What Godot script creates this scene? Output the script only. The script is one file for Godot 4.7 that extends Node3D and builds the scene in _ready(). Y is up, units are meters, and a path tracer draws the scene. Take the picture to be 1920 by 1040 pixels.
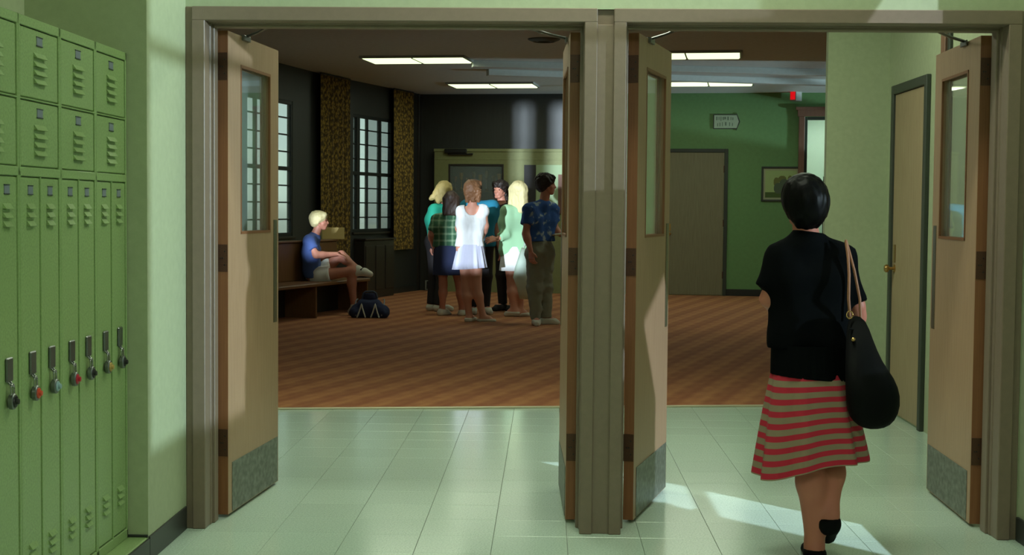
extends Node3D
# School corridor: double doorway into a lobby. Metres, y up, frame wall at z = 0, camera at z = 5.97.

const FOCAL := 2690.0
const EYE := Vector3(0.0, 1.36, 5.972)
var cam_basis := Basis.from_euler(Vector3(deg_to_rad(-2.7577), deg_to_rad(1.3799), deg_to_rad(0.5)))
var M := {}
var taken := {}

# ---------------------------------------------------------------- pixels to points on real planes
func ray(u: float, v: float) -> Vector3:
	return cam_basis * Vector3((u - 960.0) / FOCAL, -(v - 520.0) / FOCAL, -1.0)
func onz(u: float, v: float, z: float) -> Vector3:
	var r := ray(u, v)
	return EYE + r * ((z - EYE.z) / r.z)
func onx(u: float, v: float, x: float) -> Vector3:
	var r := ray(u, v)
	return EYE + r * ((x - EYE.x) / r.x)
func ony(u: float, v: float, y: float) -> Vector3:
	var r := ray(u, v)
	return EYE + r * ((y - EYE.y) / r.y)
func onwall(u: float, v: float, t: Transform3D) -> Vector3:   # local coordinates on the wall with frame t
	var r := ray(u, v)
	var n := t.basis.z
	var p := EYE + r * (n.dot(t.origin - EYE) / n.dot(r))
	return t.affine_inverse() * p
func wall_frame(origin: Vector3, n: Vector3) -> Transform3D:
	return Transform3D(Basis(Vector3.UP.cross(n), Vector3.UP, n), origin)

# ---------------------------------------------------------------- mesh builder
class MB:
	var v := PackedVector3Array()
	var n := PackedVector3Array()
	var uv := PackedVector2Array()
	var c := PackedColorArray()
	var has_c := false
	var x := Transform3D()
	func tri(a: Vector3, b: Vector3, d: Vector3, na: Vector3, nb: Vector3, nd: Vector3, ua := Vector2.ZERO, ub := Vector2.ZERO, ud := Vector2.ZERO) -> void:
		if (b - a).cross(d - a).dot(na + nb + nd) > 0.0:
			v.append_array([x * a, x * d, x * b]); uv.append_array([ua, ud, ub])
			n.append_array([(x.basis * na).normalized(), (x.basis * nd).normalized(), (x.basis * nb).normalized()])
		else:
			v.append_array([x * a, x * b, x * d]); uv.append_array([ua, ub, ud])
			n.append_array([(x.basis * na).normalized(), (x.basis * nb).normalized(), (x.basis * nd).normalized()])
	func quad(a: Vector3, b: Vector3, d: Vector3, e: Vector3, m: Vector3) -> void:
		tri(a, b, d, m, m, m, Vector2(0, 1), Vector2(1, 1), Vector2(1, 0))
		tri(a, d, e, m, m, m, Vector2(0, 1), Vector2(1, 0), Vector2(0, 0))
	func box(lo: Vector3, hi: Vector3, bevel := 0.0) -> void:
		var ctr := (lo + hi) * 0.5
		var h := (hi - lo).abs() * 0.5
		var b: float = min(bevel, min(h.x, min(h.y, h.z)) * 0.9)
		for ax in 3:
			for s in [-1.0, 1.0]:
				var i := (ax + 1) % 3
				var j := (ax + 2) % 3
				var pts := []
				for q in [[-1, -1], [1, -1], [1, 1], [-1, 1]]:
					var p := Vector3.ZERO
					p[ax] = s * h[ax]; p[i] = q[0] * (h[i] - b); p[j] = q[1] * (h[j] - b)
					pts.append(ctr + p)
				var m := Vector3.ZERO
				m[ax] = s
				quad(pts[0], pts[1], pts[2], pts[3], m)
		if b <= 0.0:
			return
		for ax in 3:
			var i := (ax + 1) % 3
			var j := (ax + 2) % 3
			for si in [-1.0, 1.0]:
				for sj in [-1.0, 1.0]:
					var p0 := Vector3.ZERO
					var p1 := Vector3.ZERO
					p0[i] = si * h[i]; p0[j] = sj * (h[j] - b)
					p1[i] = si * (h[i] - b); p1[j] = sj * h[j]
					var e := Vector3.ZERO
					e[ax] = h[ax] - b
					var m := Vector3.ZERO
					m[i] = si; m[j] = sj
					quad(ctr + p0 - e, ctr + p0 + e, ctr + p1 + e, ctr + p1 - e, m.normalized())
		for sx in [-1.0, 1.0]:
			for sy in [-1.0, 1.0]:
				for sz in [-1.0, 1.0]:
					var m := Vector3(sx, sy, sz).normalized()
					tri(ctr + Vector3(sx * h.x, sy * (h.y - b), sz * (h.z - b)), ctr + Vector3(sx * (h.x - b), sy * h.y, sz * (h.z - b)), ctr + Vector3(sx * (h.x - b), sy * (h.y - b), sz * h.z), m, m, m)
	func tube(path: Array, r: float, seg := 8, caps := true, r2 := -1.0) -> void:
		var rings := []
		var up := Vector3(0.31, 0.87, 0.38)
		for k in path.size():
			var t: Vector3
			if k == 0: t = path[1] - path[0]
			elif k == path.size() - 1: t = path[k] - path[k - 1]
			else: t = path[k + 1] - path[k - 1]
			t = t.normalized()
			var s := t.cross(up).normalized()
			var w := s.cross(t)
			var rr: float = r if r2 < 0.0 else lerpf(r, r2, float(k) / (path.size() - 1))
			var ring := []
			for q in seg + 1:
				var an := TAU * q / seg
				var d := s * cos(an) + w * sin(an)
				ring.append([path[k] + d * rr, d, t])
			rings.append(ring)
		for k in path.size() - 1:
			for q in seg:
				var a = rings[k][q]; var b = rings[k][q + 1]; var d = rings[k + 1][q + 1]; var e = rings[k + 1][q]
				var u0 := float(q) / seg; var u1 := float(q + 1) / seg
				var v0 := float(k) / (path.size() - 1); var v1 := float(k + 1) / (path.size() - 1)
				tri(a[0], b[0], d[0], a[1], b[1], d[1], Vector2(u0, v0), Vector2(u1, v0), Vector2(u1, v1))
				tri(a[0], d[0], e[0], a[1], d[1], e[1], Vector2(u0, v0), Vector2(u1, v1), Vector2(u0, v1))
		if caps:
			for k in [0, path.size() - 1]:
				var m: Vector3 = rings[k][0][2] * (-1.0 if k == 0 else 1.0)
				for q in seg:
					tri(path[k], rings[k][q][0], rings[k][q + 1][0], m, m, m)
	func lathe(prof: Array, seg := 16) -> void:   # prof: Vector2(radius, y), about the y axis
		for k in prof.size() - 1:
			var p: Vector2 = prof[k]
			var q: Vector2 = prof[k + 1]
			var d := q - p
			var m2 := Vector2(d.y, -d.x).normalized()
			for s in seg:
				var a0 := TAU * s / seg
				var a1 := TAU * (s + 1) / seg
				var c0 := Vector3(cos(a0), 0, sin(a0))
				var c1 := Vector3(cos(a1), 0, sin(a1))
				var n0 := c0 * m2.x + Vector3.UP * m2.y
				var n1 := c1 * m2.x + Vector3.UP * m2.y
				var A := c0 * p.x + Vector3.UP * p.y
				var B := c1 * p.x + Vector3.UP * p.y
				var C := c1 * q.x + Vector3.UP * q.y
				var D := c0 * q.x + Vector3.UP * q.y
				if p.x > 1e-5: tri(A, B, C, n0, n1, n1)
				if q.x > 1e-5: tri(A, C, D, n0, n1, n0)
	func prism(poly: PackedVector2Array, z0: float, z1: float) -> void:
		var idx := Geometry2D.triangulate_polygon(poly)
		for k in range(0, idx.size(), 3):
			var a := poly[idx[k]]; var b := poly[idx[k + 1]]; var d := poly[idx[k + 2]]
			tri(Vector3(a.x, a.y, z1), Vector3(b.x, b.y, z1), Vector3(d.x, d.y, z1), Vector3.BACK, Vector3.BACK, Vector3.BACK)
			tri(Vector3(a.x, a.y, z0), Vector3(b.x, b.y, z0), Vector3(d.x, d.y, z0), Vector3.FORWARD, Vector3.FORWARD, Vector3.FORWARD)
		var sgn := -1.0 if Geometry2D.is_polygon_clockwise(poly) else 1.0
		for k in poly.size():
			var a := poly[k]
			var b := poly[(k + 1) % poly.size()]
			var d := (b - a).normalized()
			var m := Vector3(d.y, -d.x, 0) * sgn
			quad(Vector3(a.x, a.y, z0), Vector3(b.x, b.y, z0), Vector3(b.x, b.y, z1), Vector3(a.x, a.y, z1), m)
	func pillow(outline: Array, ctr: Vector3, depth: float, rings := 6) -> void:   # outline of Vector3, swelling along +-z
		var L := []
		for side in [1.0, -1.0]:
			L.clear()
			for k in rings + 1:
				var s := cos(PI * 0.5 * k / rings)
				var zz := sin(PI * 0.5 * k / rings)
				var ring := []
				for p in outline:
					var q: Vector3 = ctr + (p - ctr) * (0.25 + 0.75 * s if k < rings else 0.0)
					ring.append(q + Vector3(0, 0, side * depth * pow(zz, 0.8)))
				L.append(ring)
			for k in rings:
				var m: int = outline.size()
				for j in m:
					var a: Vector3 = L[k][j]; var b: Vector3 = L[k][(j + 1) % m]; var d: Vector3 = L[k + 1][(j + 1) % m]; var e: Vector3 = L[k + 1][j]
					var nn := []
					for w in [[a, k], [b, k], [d, k + 1], [e, k + 1]]:
						var out: Vector3 = (w[0] - ctr)
						out.z = 0
						var th := PI * 0.5 * float(w[1]) / rings
						nn.append((out.normalized() * cos(th) + Vector3(0, 0, side) * sin(th)).normalized())
					tri(a, b, d, nn[0], nn[1], nn[2])
					if k < rings - 1: tri(a, d, e, nn[0], nn[2], nn[3])
	func mesh() -> ArrayMesh:
		var arr := []
		arr.resize(Mesh.ARRAY_MAX)
		arr[Mesh.ARRAY_VERTEX] = v
		arr[Mesh.ARRAY_NORMAL] = n
		arr[Mesh.ARRAY_TEX_UV] = uv
		if has_c: arr[Mesh.ARRAY_COLOR] = c
		var am := ArrayMesh.new()
		am.add_surface_from_arrays(Mesh.PRIMITIVE_TRIANGLES, arr)
		return am

# ---------------------------------------------------------------- smooth blended solids (surface nets)
class Blob:
	var prims := []
	var cuts: Array[Plane] = []      # kept where the plane's distance is positive
	var scoops := []                 # ellipsoids taken away: [centre, radii]
	var cell := 0.014
	var k := 70.0
	var rough := 0.0
	var rough_freq := Vector3(30, 30, 30)
	func cone(a: Vector3, b: Vector3, ra: float, rb: float, flat := false) -> Blob:
		prims.append([0, a, b, ra, rb, flat]); return self
	func ell(ctr: Vector3, r: Vector3, b := Basis.IDENTITY) -> Blob:
		prims.append([1, ctr, r, b, 0.0, false]); return self
	func emit(mb: MB, origin := Vector3.ZERO, tint = null) -> void:
		var lo := Vector3(1e9, 1e9, 1e9)
		var hi := -lo
		var pad := 3.0 / k + 2.0 * cell
		for p in prims:
			if p[0] == 0:
				var r: float = max(p[3], p[4])
				lo = lo.min(p[1] - Vector3.ONE * r).min(p[2] - Vector3.ONE * r)
				hi = hi.max(p[1] + Vector3.ONE * r).max(p[2] + Vector3.ONE * r)
			else:
				var r2: float = max(p[2].x, max(p[2].y, p[2].z))
				lo = lo.min(p[1] - Vector3.ONE * r2); hi = hi.max(p[1] + Vector3.ONE * r2)
		lo -= Vector3.ONE * (3.0 * cell); hi += Vector3.ONE * (3.0 * cell)
		var nx := int(ceil((hi.x - lo.x) / cell)) + 1
		var ny := int(ceil((hi.y - lo.y) / cell)) + 1
		var nz := int(ceil((hi.z - lo.z) / cell)) + 1
		var F := PackedFloat32Array()
		F.resize(nx * ny * nz)
		var kk := k
		for p in prims:
			var a: Vector3 = p[1]
			var plo: Vector3
			var phi: Vector3
			var isc: bool = p[0] == 0
			if isc:
				var r: float = max(p[3], p[4]) + pad
				plo = a.min(p[2]) - Vector3.ONE * r; phi = a.max(p[2]) + Vector3.ONE * r
			else:
				var r2: float = max(p[2].x, max(p[2].y, p[2].z)) + pad
				plo = a - Vector3.ONE * r2; phi = a + Vector3.ONE * r2
			var x0 := maxi(0, int((plo.x - lo.x) / cell)); var x1 := mini(nx - 1, int((phi.x - lo.x) / cell) + 1)
			var y0 := maxi(0, int((plo.y - lo.y) / cell)); var y1 := mini(ny - 1, int((phi.y - lo.y) / cell) + 1)
			var z0 := maxi(0, int((plo.z - lo.z) / cell)); var z1 := mini(nz - 1, int((phi.z - lo.z) / cell) + 1)
			if isc:
				var ba: Vector3 = p[2] - a
				var L2: float = max(ba.length_squared(), 1e-9)
				var L := sqrt(L2)
				var ra: float = p[3]
				var dr: float = p[4] - p[3]
				var flat: bool = p[5]
				for z in range(z0, z1 + 1):
					for y in range(y0, y1 + 1):
						var row := (z * ny + y) * nx
						var w := Vector3(lo.x + x0 * cell, lo.y + y * cell, lo.z + z * cell) - a
						for x in range(x0, x1 + 1):
							var h := w.dot(ba) / L2
							var hc := clampf(h, 0.0, 1.0)
							var d := (w - ba * hc).length() - ra - dr * hc
							if flat:
								d = (w - ba * h).length() - ra - dr * hc
								d = maxf(d, maxf(-h, h - 1.0) * L)
							if d < pad: F[row + x] += exp(-kk * d)
							w.x += cell
			else:
				var inv: Basis = (p[3] as Basis).inverse()
				var r: Vector3 = p[2]
				for z in range(z0, z1 + 1):
					for y in range(y0, y1 + 1):
						var row := (z * ny + y) * nx
						for x in range(x0, x1 + 1):
							var q := inv * (Vector3(lo.x + x * cell, lo.y + y * cell, lo.z + z * cell) - a)
							var q1 := q / r
							var k0 := q1.length()
							var k1 := (q1 / r).length()
							var d := (k0 - 1.0) * k0 / maxf(k1, 1e-6)
							if d < pad: F[row + x] += exp(-kk * d)
		var fn := FastNoiseLite.new()
		fn.seed = 5; fn.frequency = 1.0
		var N := nx * ny * nz
		for i in N:
			var s := F[i]
			F[i] = log(s) / kk if s > 1e-12 else -1.0
		if rough > 0.0:
			var i := 0
			for z in nz:
				for y in ny:
					for x in nx:
						if F[i] > -0.05 and F[i] < 0.05:
							F[i] += rough * fn.get_noise_3d((lo.x + x * cell) * rough_freq.x, (lo.y + y * cell) * rough_freq.y, (lo.z + z * cell) * rough_freq.z)
						i += 1
		for cp in cuts:
			var i := 0
			for z in nz:
				for y in ny:
					for x in nx:
						F[i] = minf(F[i], cp.distance_to(Vector3(lo.x + x * cell, lo.y + y * cell, lo.z + z * cell)))
						i += 1
		for sc in scoops:
			var i := 0
			for z in nz:
				for y in ny:
					for x in nx:
						if F[i] > -0.05:
							var q: Vector3 = (Vector3(lo.x + x * cell, lo.y + y * cell, lo.z + z * cell) - sc[0]) / sc[1]
							F[i] = minf(F[i], (q.length() - 1.0) * sc[1][sc[1].min_axis_index()])
						i += 1
		var at := PackedInt32Array()
		at.resize(N)
		at.fill(-1)
		var P := PackedVector3Array()
		var sxy := nx * ny
		var off := [0, 1, nx, nx + 1, sxy, sxy + 1, sxy + nx, sxy + nx + 1]
		var edges := [[0, 1], [2, 3], [4, 5], [6, 7], [0, 2], [1, 3], [4, 6], [5, 7], [0, 4], [1, 5], [2, 6], [3, 7]]
		for z in nz - 1:
			for y in ny - 1:
				var i := (z * ny + y) * nx
				for x in nx - 1:
					var i2 := i + x
					var b0 := F[i2] > 0.0
					if (F[i2 + 1] > 0.0) == b0 and (F[i2 + nx] > 0.0) == b0 and (F[i2 + nx + 1] > 0.0) == b0 and (F[i2 + sxy] > 0.0) == b0 and (F[i2 + sxy + 1] > 0.0) == b0 and (F[i2 + sxy + nx] > 0.0) == b0 and (F[i2 + sxy + nx + 1] > 0.0) == b0:
						continue
					var acc := Vector3.ZERO
					var cnt := 0
					for e in edges:
						var fa: float = F[i2 + off[e[0]]]
						var fb: float = F[i2 + off[e[1]]]
						if (fa > 0.0) != (fb > 0.0):
							var t := fa / (fa - fb)
							var ca: int = e[0]
							var cb: int = e[1]
							var A := Vector3(ca & 1, (ca >> 1) & 1, (ca >> 2) & 1)
							var B := Vector3(cb & 1, (cb >> 1) & 1, (cb >> 2) & 1)
							acc += A.lerp(B, t)
							cnt += 1
					at[i2] = P.size()
					P.append(lo + (Vector3(x, y, z) + acc / cnt) * cell)
		var T := PackedInt32Array()
		var step := [1, nx, sxy]
		for z in range(1, nz - 1):
			for y in range(1, ny - 1):
				var i := (z * ny + y) * nx
				for x in range(1, nx - 1):
					var i2 := i + x
					if at[i2] < 0: continue
					var inside := F[i2] > 0.0
					for ax in 3:
						if (F[i2 + step[ax]] > 0.0) == inside: continue
						var u: int = step[(ax + 1) % 3]
						var w: int = step[(ax + 2) % 3]
						var q0 := at[i2]; var q1 := at[i2 - u]; var q2 := at[i2 - u - w]; var q3 := at[i2 - w]
						if q1 < 0 or q2 < 0 or q3 < 0: continue
						if inside: T.append_array([q0, q2, q1, q0, q3, q2])
						else: T.append_array([q0, q1, q2, q0, q2, q3])
		var nr := PackedVector3Array()
		nr.resize(P.size())
		for t in range(0, T.size(), 3):
			var m := (P[T[t + 2]] - P[T[t]]).cross(P[T[t + 1]] - P[T[t]])
			nr[T[t]] += m; nr[T[t + 1]] += m; nr[T[t + 2]] += m
		var tints := PackedColorArray()
		if tint != null:
			for q in P: tints.append(tint.call(q))
			mb.has_c = true
		for t in T:
			mb.v.append(P[t] - origin)
			mb.n.append(nr[t].normalized())
			mb.uv.append(Vector2(P[t].x, P[t].y))
			if tint != null: mb.c.append(tints[t])

# ---------------------------------------------------------------- nodes
func numbered(called: String) -> String:
	if not taken.has(called):
		taken[called] = 0
		return called
	taken[called] += 1
	return "%s_%03d" % [called, taken[called]]
func thing(called: String, label: String, category: String, at := Vector3.ZERO, group := "", kind := "") -> Node3D:
	var o := Node3D.new()
	o.name = numbered(called)
	add_child(o)
	o.position = at
	o.set_meta("label", label); o.set_meta("category", category)
	if group: o.set_meta("group", group)
	if kind: o.set_meta("kind", kind)
	return o
func part(called: String, parent: Node3D, what, m: Material, t := Transform3D()) -> MeshInstance3D:
	var o := MeshInstance3D.new()
	o.name = called
	o.mesh = what.mesh() if what is MB else what
	o.material_override = m
	o.transform = t
	parent.add_child(o, true)
	return o
func single(called: String, what, m: Material, label: String, category: String, group := "", kind := "", t := Transform3D()) -> MeshInstance3D:
	var o := part(numbered(called), self, what, m, t)
	o.set_meta("label", label); o.set_meta("category", category)
	if group: o.set_meta("group", group)
	if kind: o.set_meta("kind", kind)
	return o
func struct(called: String, what, m: Material, label: String, category: String, t := Transform3D()) -> MeshInstance3D:
	return single(called, what, m, label, category, "", "structure", t)
func boxes(list: Array, bevel := 0.0) -> MB:
	var mb := MB.new()
	for b in list: mb.box(b[0], b[1], bevel)
	return mb
func bx(x0: float, y0: float, z0: float, x1: float, y1: float, z1: float, bevel := 0.0) -> MB:
	var mb := MB.new()
	mb.box(Vector3(min(x0, x1), min(y0, y1), min(z0, z1)), Vector3(max(x0, x1), max(y0, y1), max(z0, z1)), bevel)
	return mb

# ---------------------------------------------------------------- textures and materials
func noise_img(w: int, h: int, freq: float, sd: int, oct := 3) -> Image:
	var f := FastNoiseLite.new()
	f.seed = sd; f.frequency = freq; f.fractal_octaves = oct
	var im := f.get_seamless_image(w, h)
	im.convert(Image.FORMAT_RGB8)
	return im
func tone_tex(w: int, h: int, freq: Vector2, sd: int, lo: Color, hi: Color, speck := 0.0) -> ImageTexture:
	var f := FastNoiseLite.new()
	f.seed = sd; f.frequency = 1.0; f.fractal_octaves = 3
	var g := FastNoiseLite.new()
	g.seed = sd + 9; g.frequency = 0.9
	var im := Image.create(w, h, false, Image.FORMAT_RGB8)
	var rng := RandomNumberGenerator.new()
	rng.seed = sd
	for y in h:
		for x in w:
			# seamless by blending two shifted copies
			var bx_ := float(x) / w
			var n0 := f.get_noise_2d(x * freq.x, y * freq.y)
			var n1 := f.get_noise_2d((x - w) * freq.x, y * freq.y)
			var n2 := f.get_noise_2d(x * freq.x, (y - h) * freq.y)
			var by := float(y) / h
			var n := lerpf(lerpf(n0, n1, bx_), n2, by * by * by)
			var t := clampf(0.5 + 0.9 * n, 0, 1)
			if speck > 0.0: t = clampf(t + speck * (rng.randf() - 0.5), 0, 1)
			im.set_pixel(x, y, lo.lerp(hi, t))
	im.generate_mipmaps()
	return ImageTexture.create_from_image(im)
func mat(col: Color, rough := 0.7, metal := 0.0, tex: Texture2D = null, scale := Vector3.ONE, world := false) -> StandardMaterial3D:
	var m := StandardMaterial3D.new()
	m.albedo_color = col
	m.roughness = rough
	m.metallic = metal
	if tex:
		m.albedo_texture = tex
		m.uv1_triplanar = true
		m.uv1_world_triplanar = world
		m.uv1_scale = scale
	return m
func rgb(r: float, g: float, b: float) -> Color:
	return Color(r / 255.0, g / 255.0, b / 255.0)
func make_materials() -> void:
	var W := Color.WHITE
	var paint := tone_tex(192, 192, Vector2(0.06, 0.06), 3, Color(0.955, 0.955, 0.95), W, 0.4)
	var fine := tone_tex(192, 192, Vector2(0.15, 0.15), 4, Color(0.86, 0.86, 0.86), W, 0.4)
	var grain := tone_tex(256, 256, Vector2(0.16, 0.012), 5, Color(0.92, 0.90, 0.88), W, 0.25)
	var scuff := tone_tex(256, 256, Vector2(0.03, 0.04), 6, Color(0.62, 0.62, 0.60), W, 0.2)
	var speck := tone_tex(256, 256, Vector2(0.11, 0.11), 7, Color(0.86, 0.87, 0.85), W, 0.7)
	M.wall = mat(rgb(172, 182, 149), 0.55, 0, paint, Vector3.ONE * 1.6, true)
	M.green_wall = mat(rgb(112, 156, 98), 0.6, 0, paint, Vector3.ONE * 1.2, true)
	M.dark_wall = mat(rgb(52, 54, 52), 0.5, 0, grain, Vector3(0.7, 0.7, 0.7), true)
	M.olive_wall = mat(rgb(134, 138, 92), 0.65, 0, paint, Vector3.ONE * 1.3, true)
	M.ceiling = mat(rgb(206, 212, 208), 0.8, 0, paint, Vector3.ONE, true)
	M.frame = mat(rgb(128, 111, 96), 0.42, 0, paint, Vector3.ONE * 2.0, true)
	M.door = mat(rgb(174, 142, 114), 0.45, 0, grain, Vector3(2.2, 1.0, 2.2))
	M.door_edge = mat(rgb(140, 92, 58), 0.5, 0, grain, Vector3(3, 1.0, 3))
	M.hinge = mat(rgb(92, 62, 44), 0.45, 0.35, fine, Vector3.ONE * 6)
	M.kick = mat(rgb(134, 136, 126), 0.42, 0.35, scuff, Vector3(2.2, 2.2, 2.2))
	M.push = mat(rgb(140, 136, 116), 0.35, 0.8, fine, Vector3.ONE * 4)
	M.baseboard = mat(rgb(44, 47, 46), 0.4, 0, fine, Vector3.ONE * 2, true)
	M.tile = []
	for q in [0.992, 1.0, 0.985, 1.004]:
		M.tile.append(mat(rgb(204 * q, 225 * q, 210 * q), 0.16, 0, speck, Vector3.ONE * 3.3, true))
	M.tile_joint = mat(rgb(84, 88, 74), 0.6)
	M.locker = mat(rgb(148, 175, 116), 0.36, 0, fine, Vector3.ONE * 3.0, true)
	M.plate = mat(rgb(128, 136, 150), 0.4, 0.2)
	M.plate_rim = mat(rgb(78, 84, 92), 0.35, 0.7)
	M.chrome = mat(rgb(170, 172, 172), 0.22, 0.95)
	M.steel = mat(rgb(120, 122, 122), 0.35, 0.9)
	M.black = mat(rgb(20, 20, 21), 0.4)
	M.brass = mat(rgb(176, 140, 84), 0.3, 0.9)
	M.dark_trim = mat(rgb(58, 64, 56), 0.5)
	M.brown_trim = mat(rgb(132, 98, 80), 0.5, 0, grain, Vector3(2, 1, 2))
	M.grey_door = mat(rgb(138, 134, 106), 0.55, 0, grain, Vector3(1.5, 0.8, 1.5))
	M.side_door = mat(rgb(172, 152, 122), 0.5, 0, grain, Vector3(1.6, 1.0, 1.6))
	M.bench = mat(rgb(118, 82, 46), 0.5, 0, grain, Vector3(1.2, 1.2, 1.2))
	M.dark_wood = mat(rgb(48, 42, 36), 0.45, 0, grain, Vector3(1.0, 1.0, 1.0))
	M.window_bar = mat(rgb(26, 30, 30), 0.5)
	M.strip = mat(rgb(196, 190, 160), 0.4, 0.3)
	M.glass = mat(Color(0.86, 0.94, 0.92, 0.10), 0.02)
	M.glass.transparency = BaseMaterial3D.TRANSPARENCY_ALPHA
	M.pane = mat(Color(0.84, 0.94, 0.90, 0.10), 0.05)
	M.pane.transparency = BaseMaterial3D.TRANSPARENCY_ALPHA
	M.pane_dim = mat(Color(0.46, 0.52, 0.54, 0.40), 0.1)
	M.pane_dim.transparency = BaseMaterial3D.TRANSPARENCY_ALPHA
	M.lens = mat(rgb(235, 245, 225), 0.5)
	M.lens.emission_enabled = true
	M.lens.emission = Color(0.92, 1.0, 0.78)
	M.lens.emission_energy_multiplier = 1.5
	M.lamp_body = mat(rgb(150, 152, 144), 0.5)
	M.exit_red = mat(rgb(200, 20, 40), 0.4)
	M.exit_red.emission_enabled = true
	M.exit_red.emission = Color(1.0, 0.04, 0.10)
	M.exit_red.emission_energy_multiplier = 0.6
	M.sign_white = mat(rgb(176, 196, 168), 0.6, 0, paint, Vector3.ONE * 4)
	M.paper = mat(rgb(214, 208, 184), 0.8)
	# carpet: woven bands in rust and olive brown, u across the bands
	var cw := 384
	var im := Image.create(cw, cw, false, Image.FORMAT_RGB8)
	var fn := FastNoiseLite.new()
	fn.seed = 21; fn.frequency = 0.03
	var rng := RandomNumberGenerator.new()
	rng.seed = 77
	for y in cw:
		for x in cw:
			var a := TAU * 4.0 * x / cw
			var s := 0.5 + 0.5 * sin(a + 0.5 * sin(TAU * 3.0 * y / cw))
			s = lerpf(s, 0.5 + 0.5 * sin(a * 3.0 + 1.1), 0.28)
			var e := (rng.randf() - 0.5) * 0.34
			var q := clampf(s + e + 0.25 * fn.get_noise_2d(x, y), 0, 1)
			im.set_pixel(x, y, rgb(150, 90, 58).lerp(rgb(184, 126, 80), q))
	im.generate_mipmaps()
	M.carpet = mat(Color.WHITE, 0.95)
	M.carpet.albedo_texture = ImageTexture.create_from_image(im)
	# curtain print: ochre leaves on near black
	var cu := Image.create(256, 256, false, Image.FORMAT_RGB8)
	var f2 := FastNoiseLite.new()
	f2.seed = 31; f2.frequency = 0.055; f2.noise_type = FastNoiseLite.TYPE_CELLULAR
	for y in 256:
		for x in 256:
			var q := f2.get_noise_2d(x * 1.6, y)
			var r := rng.randf()
			var t := smoothstep(-0.75, -0.45, q) * 0.75 + (0.5 if r > 0.93 else 0.0)
			cu.set_pixel(x, y, rgb(168, 138, 58).lerp(rgb(44, 34, 20), clampf(t + 0.2 * (r - 0.5), 0, 1)))
	cu.generate_mipmaps()
	M.curtain = mat(Color.WHITE, 0.9)
	M.curtain.albedo_texture = ImageTexture.create_from_image(cu)
	M.curtain.cull_mode = BaseMaterial3D.CULL_DISABLED
	# skirt stripes, v runs from waist to hem
	var sk := Image.create(64, 512, false, Image.FORMAT_RGB8)
	for y in 512:
		var ph := fposmod(y / 512.0 * 9.0 + 0.62, 1.0)
		for x in 64:
			var red := smoothstep(0.0, 0.05, ph) * (1.0 - smoothstep(0.47, 0.52, ph))
			var cc := rgb(136, 118, 96).lerp(rgb(176, 30, 52), red)
			sk.set_pixel(x, y, cc)
	sk.generate_mipmaps()
	M.skirt = mat(Color.WHITE, 0.9)
	M.skirt.albedo_texture = ImageTexture.create_from_image(sk)
	M.skirt.cull_mode = BaseMaterial3D.CULL_DISABLED
	M.skin_a = mat(rgb(186, 112, 94), 0.55)
	M.skin_b = mat(rgb(190, 126, 104), 0.55)
	M.skin_c = mat(rgb(206, 144, 120), 0.55)
	M.cloth_black = mat(rgb(10, 12, 14), 0.9, 0, fine, Vector3.ONE * 6)
	M.cloth_black.metallic_specular = 0.15
	M.leather = mat(rgb(5, 5, 6), 0.7)
	M.leather.metallic_specular = 0.25
	M.tan_strap = mat(rgb(150, 100, 74), 0.6)
	M.hair_black = mat(rgb(6, 5, 5), 0.45)
	M.hair_black.metallic_specular = 0.22
	M.hair_blond = mat(rgb(206, 184, 120), 0.6, 0, grain, Vector3(9, 2, 9))
	M.hair_pale = mat(rgb(226, 212, 160), 0.6, 0, grain, Vector3(9, 2, 9))
	M.hair_brown = mat(rgb(54, 36, 24), 0.6, 0, grain, Vector3(9, 2, 9))
	M.hair_light_brown = mat(rgb(128, 88, 56), 0.6, 0, grain, Vector3(9, 2, 9))
	M.hair_dark = mat(rgb(40, 28, 22), 0.6)
	M.vc = mat(Color.WHITE, 0.9)
	M.vc.vertex_color_use_as_albedo = true
	M.cloth_white = mat(rgb(226, 226, 224), 0.9)
	M.cloth_teal = mat(rgb(40, 168, 140), 0.9)
	M.cloth_turquoise = mat(rgb(30, 120, 150), 0.9)
	M.cloth_blue = mat(rgb(70, 92, 150), 0.9)
	M.cloth_navy = mat(rgb(36, 44, 76), 0.9)
	M.cloth_dark = mat(rgb(36, 32, 34), 0.9)
	M.cloth_mint = mat(rgb(150, 190, 150), 0.9)
	M.cloth_pale = mat(rgb(196, 214, 200), 0.9)
	M.cloth_grey = mat(rgb(136, 138, 122), 0.9)
	M.cloth_lilac = mat(rgb(206, 206, 226), 0.9)
	M.shoe_white = mat(rgb(206, 204, 190), 0.7)
	M.carton = mat(rgb(216, 190, 122), 0.75, 0, fine, Vector3.ONE * 4)

# ---------------------------------------------------------------- building parts
func wall_with_openings(length: float, height: float, thick: float, holes: Array, y0 := 0.0) -> MB:   # local: x along, face at z = 0, body behind
	var mb := MB.new()
	var xs := [0.0]
	holes.sort_custom(func(a, b): return a[0] < b[0])
	var cur := 0.0
	for h in holes:
		if h[0] > cur: mb.box(Vector3(cur, y0, -thick), Vector3(h[0], height, 0))
		if h[2] > y0: mb.box(Vector3(h[0], y0, -thick), Vector3(h[1], h[2], 0))
		if h[3] < height: mb.box(Vector3(h[0], h[3], -thick), Vector3(h[1], height, 0))
		cur = h[1]
	if cur < length: mb.box(Vector3(cur, y0, -thick), Vector3(length, height, 0))
	return mb

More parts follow.
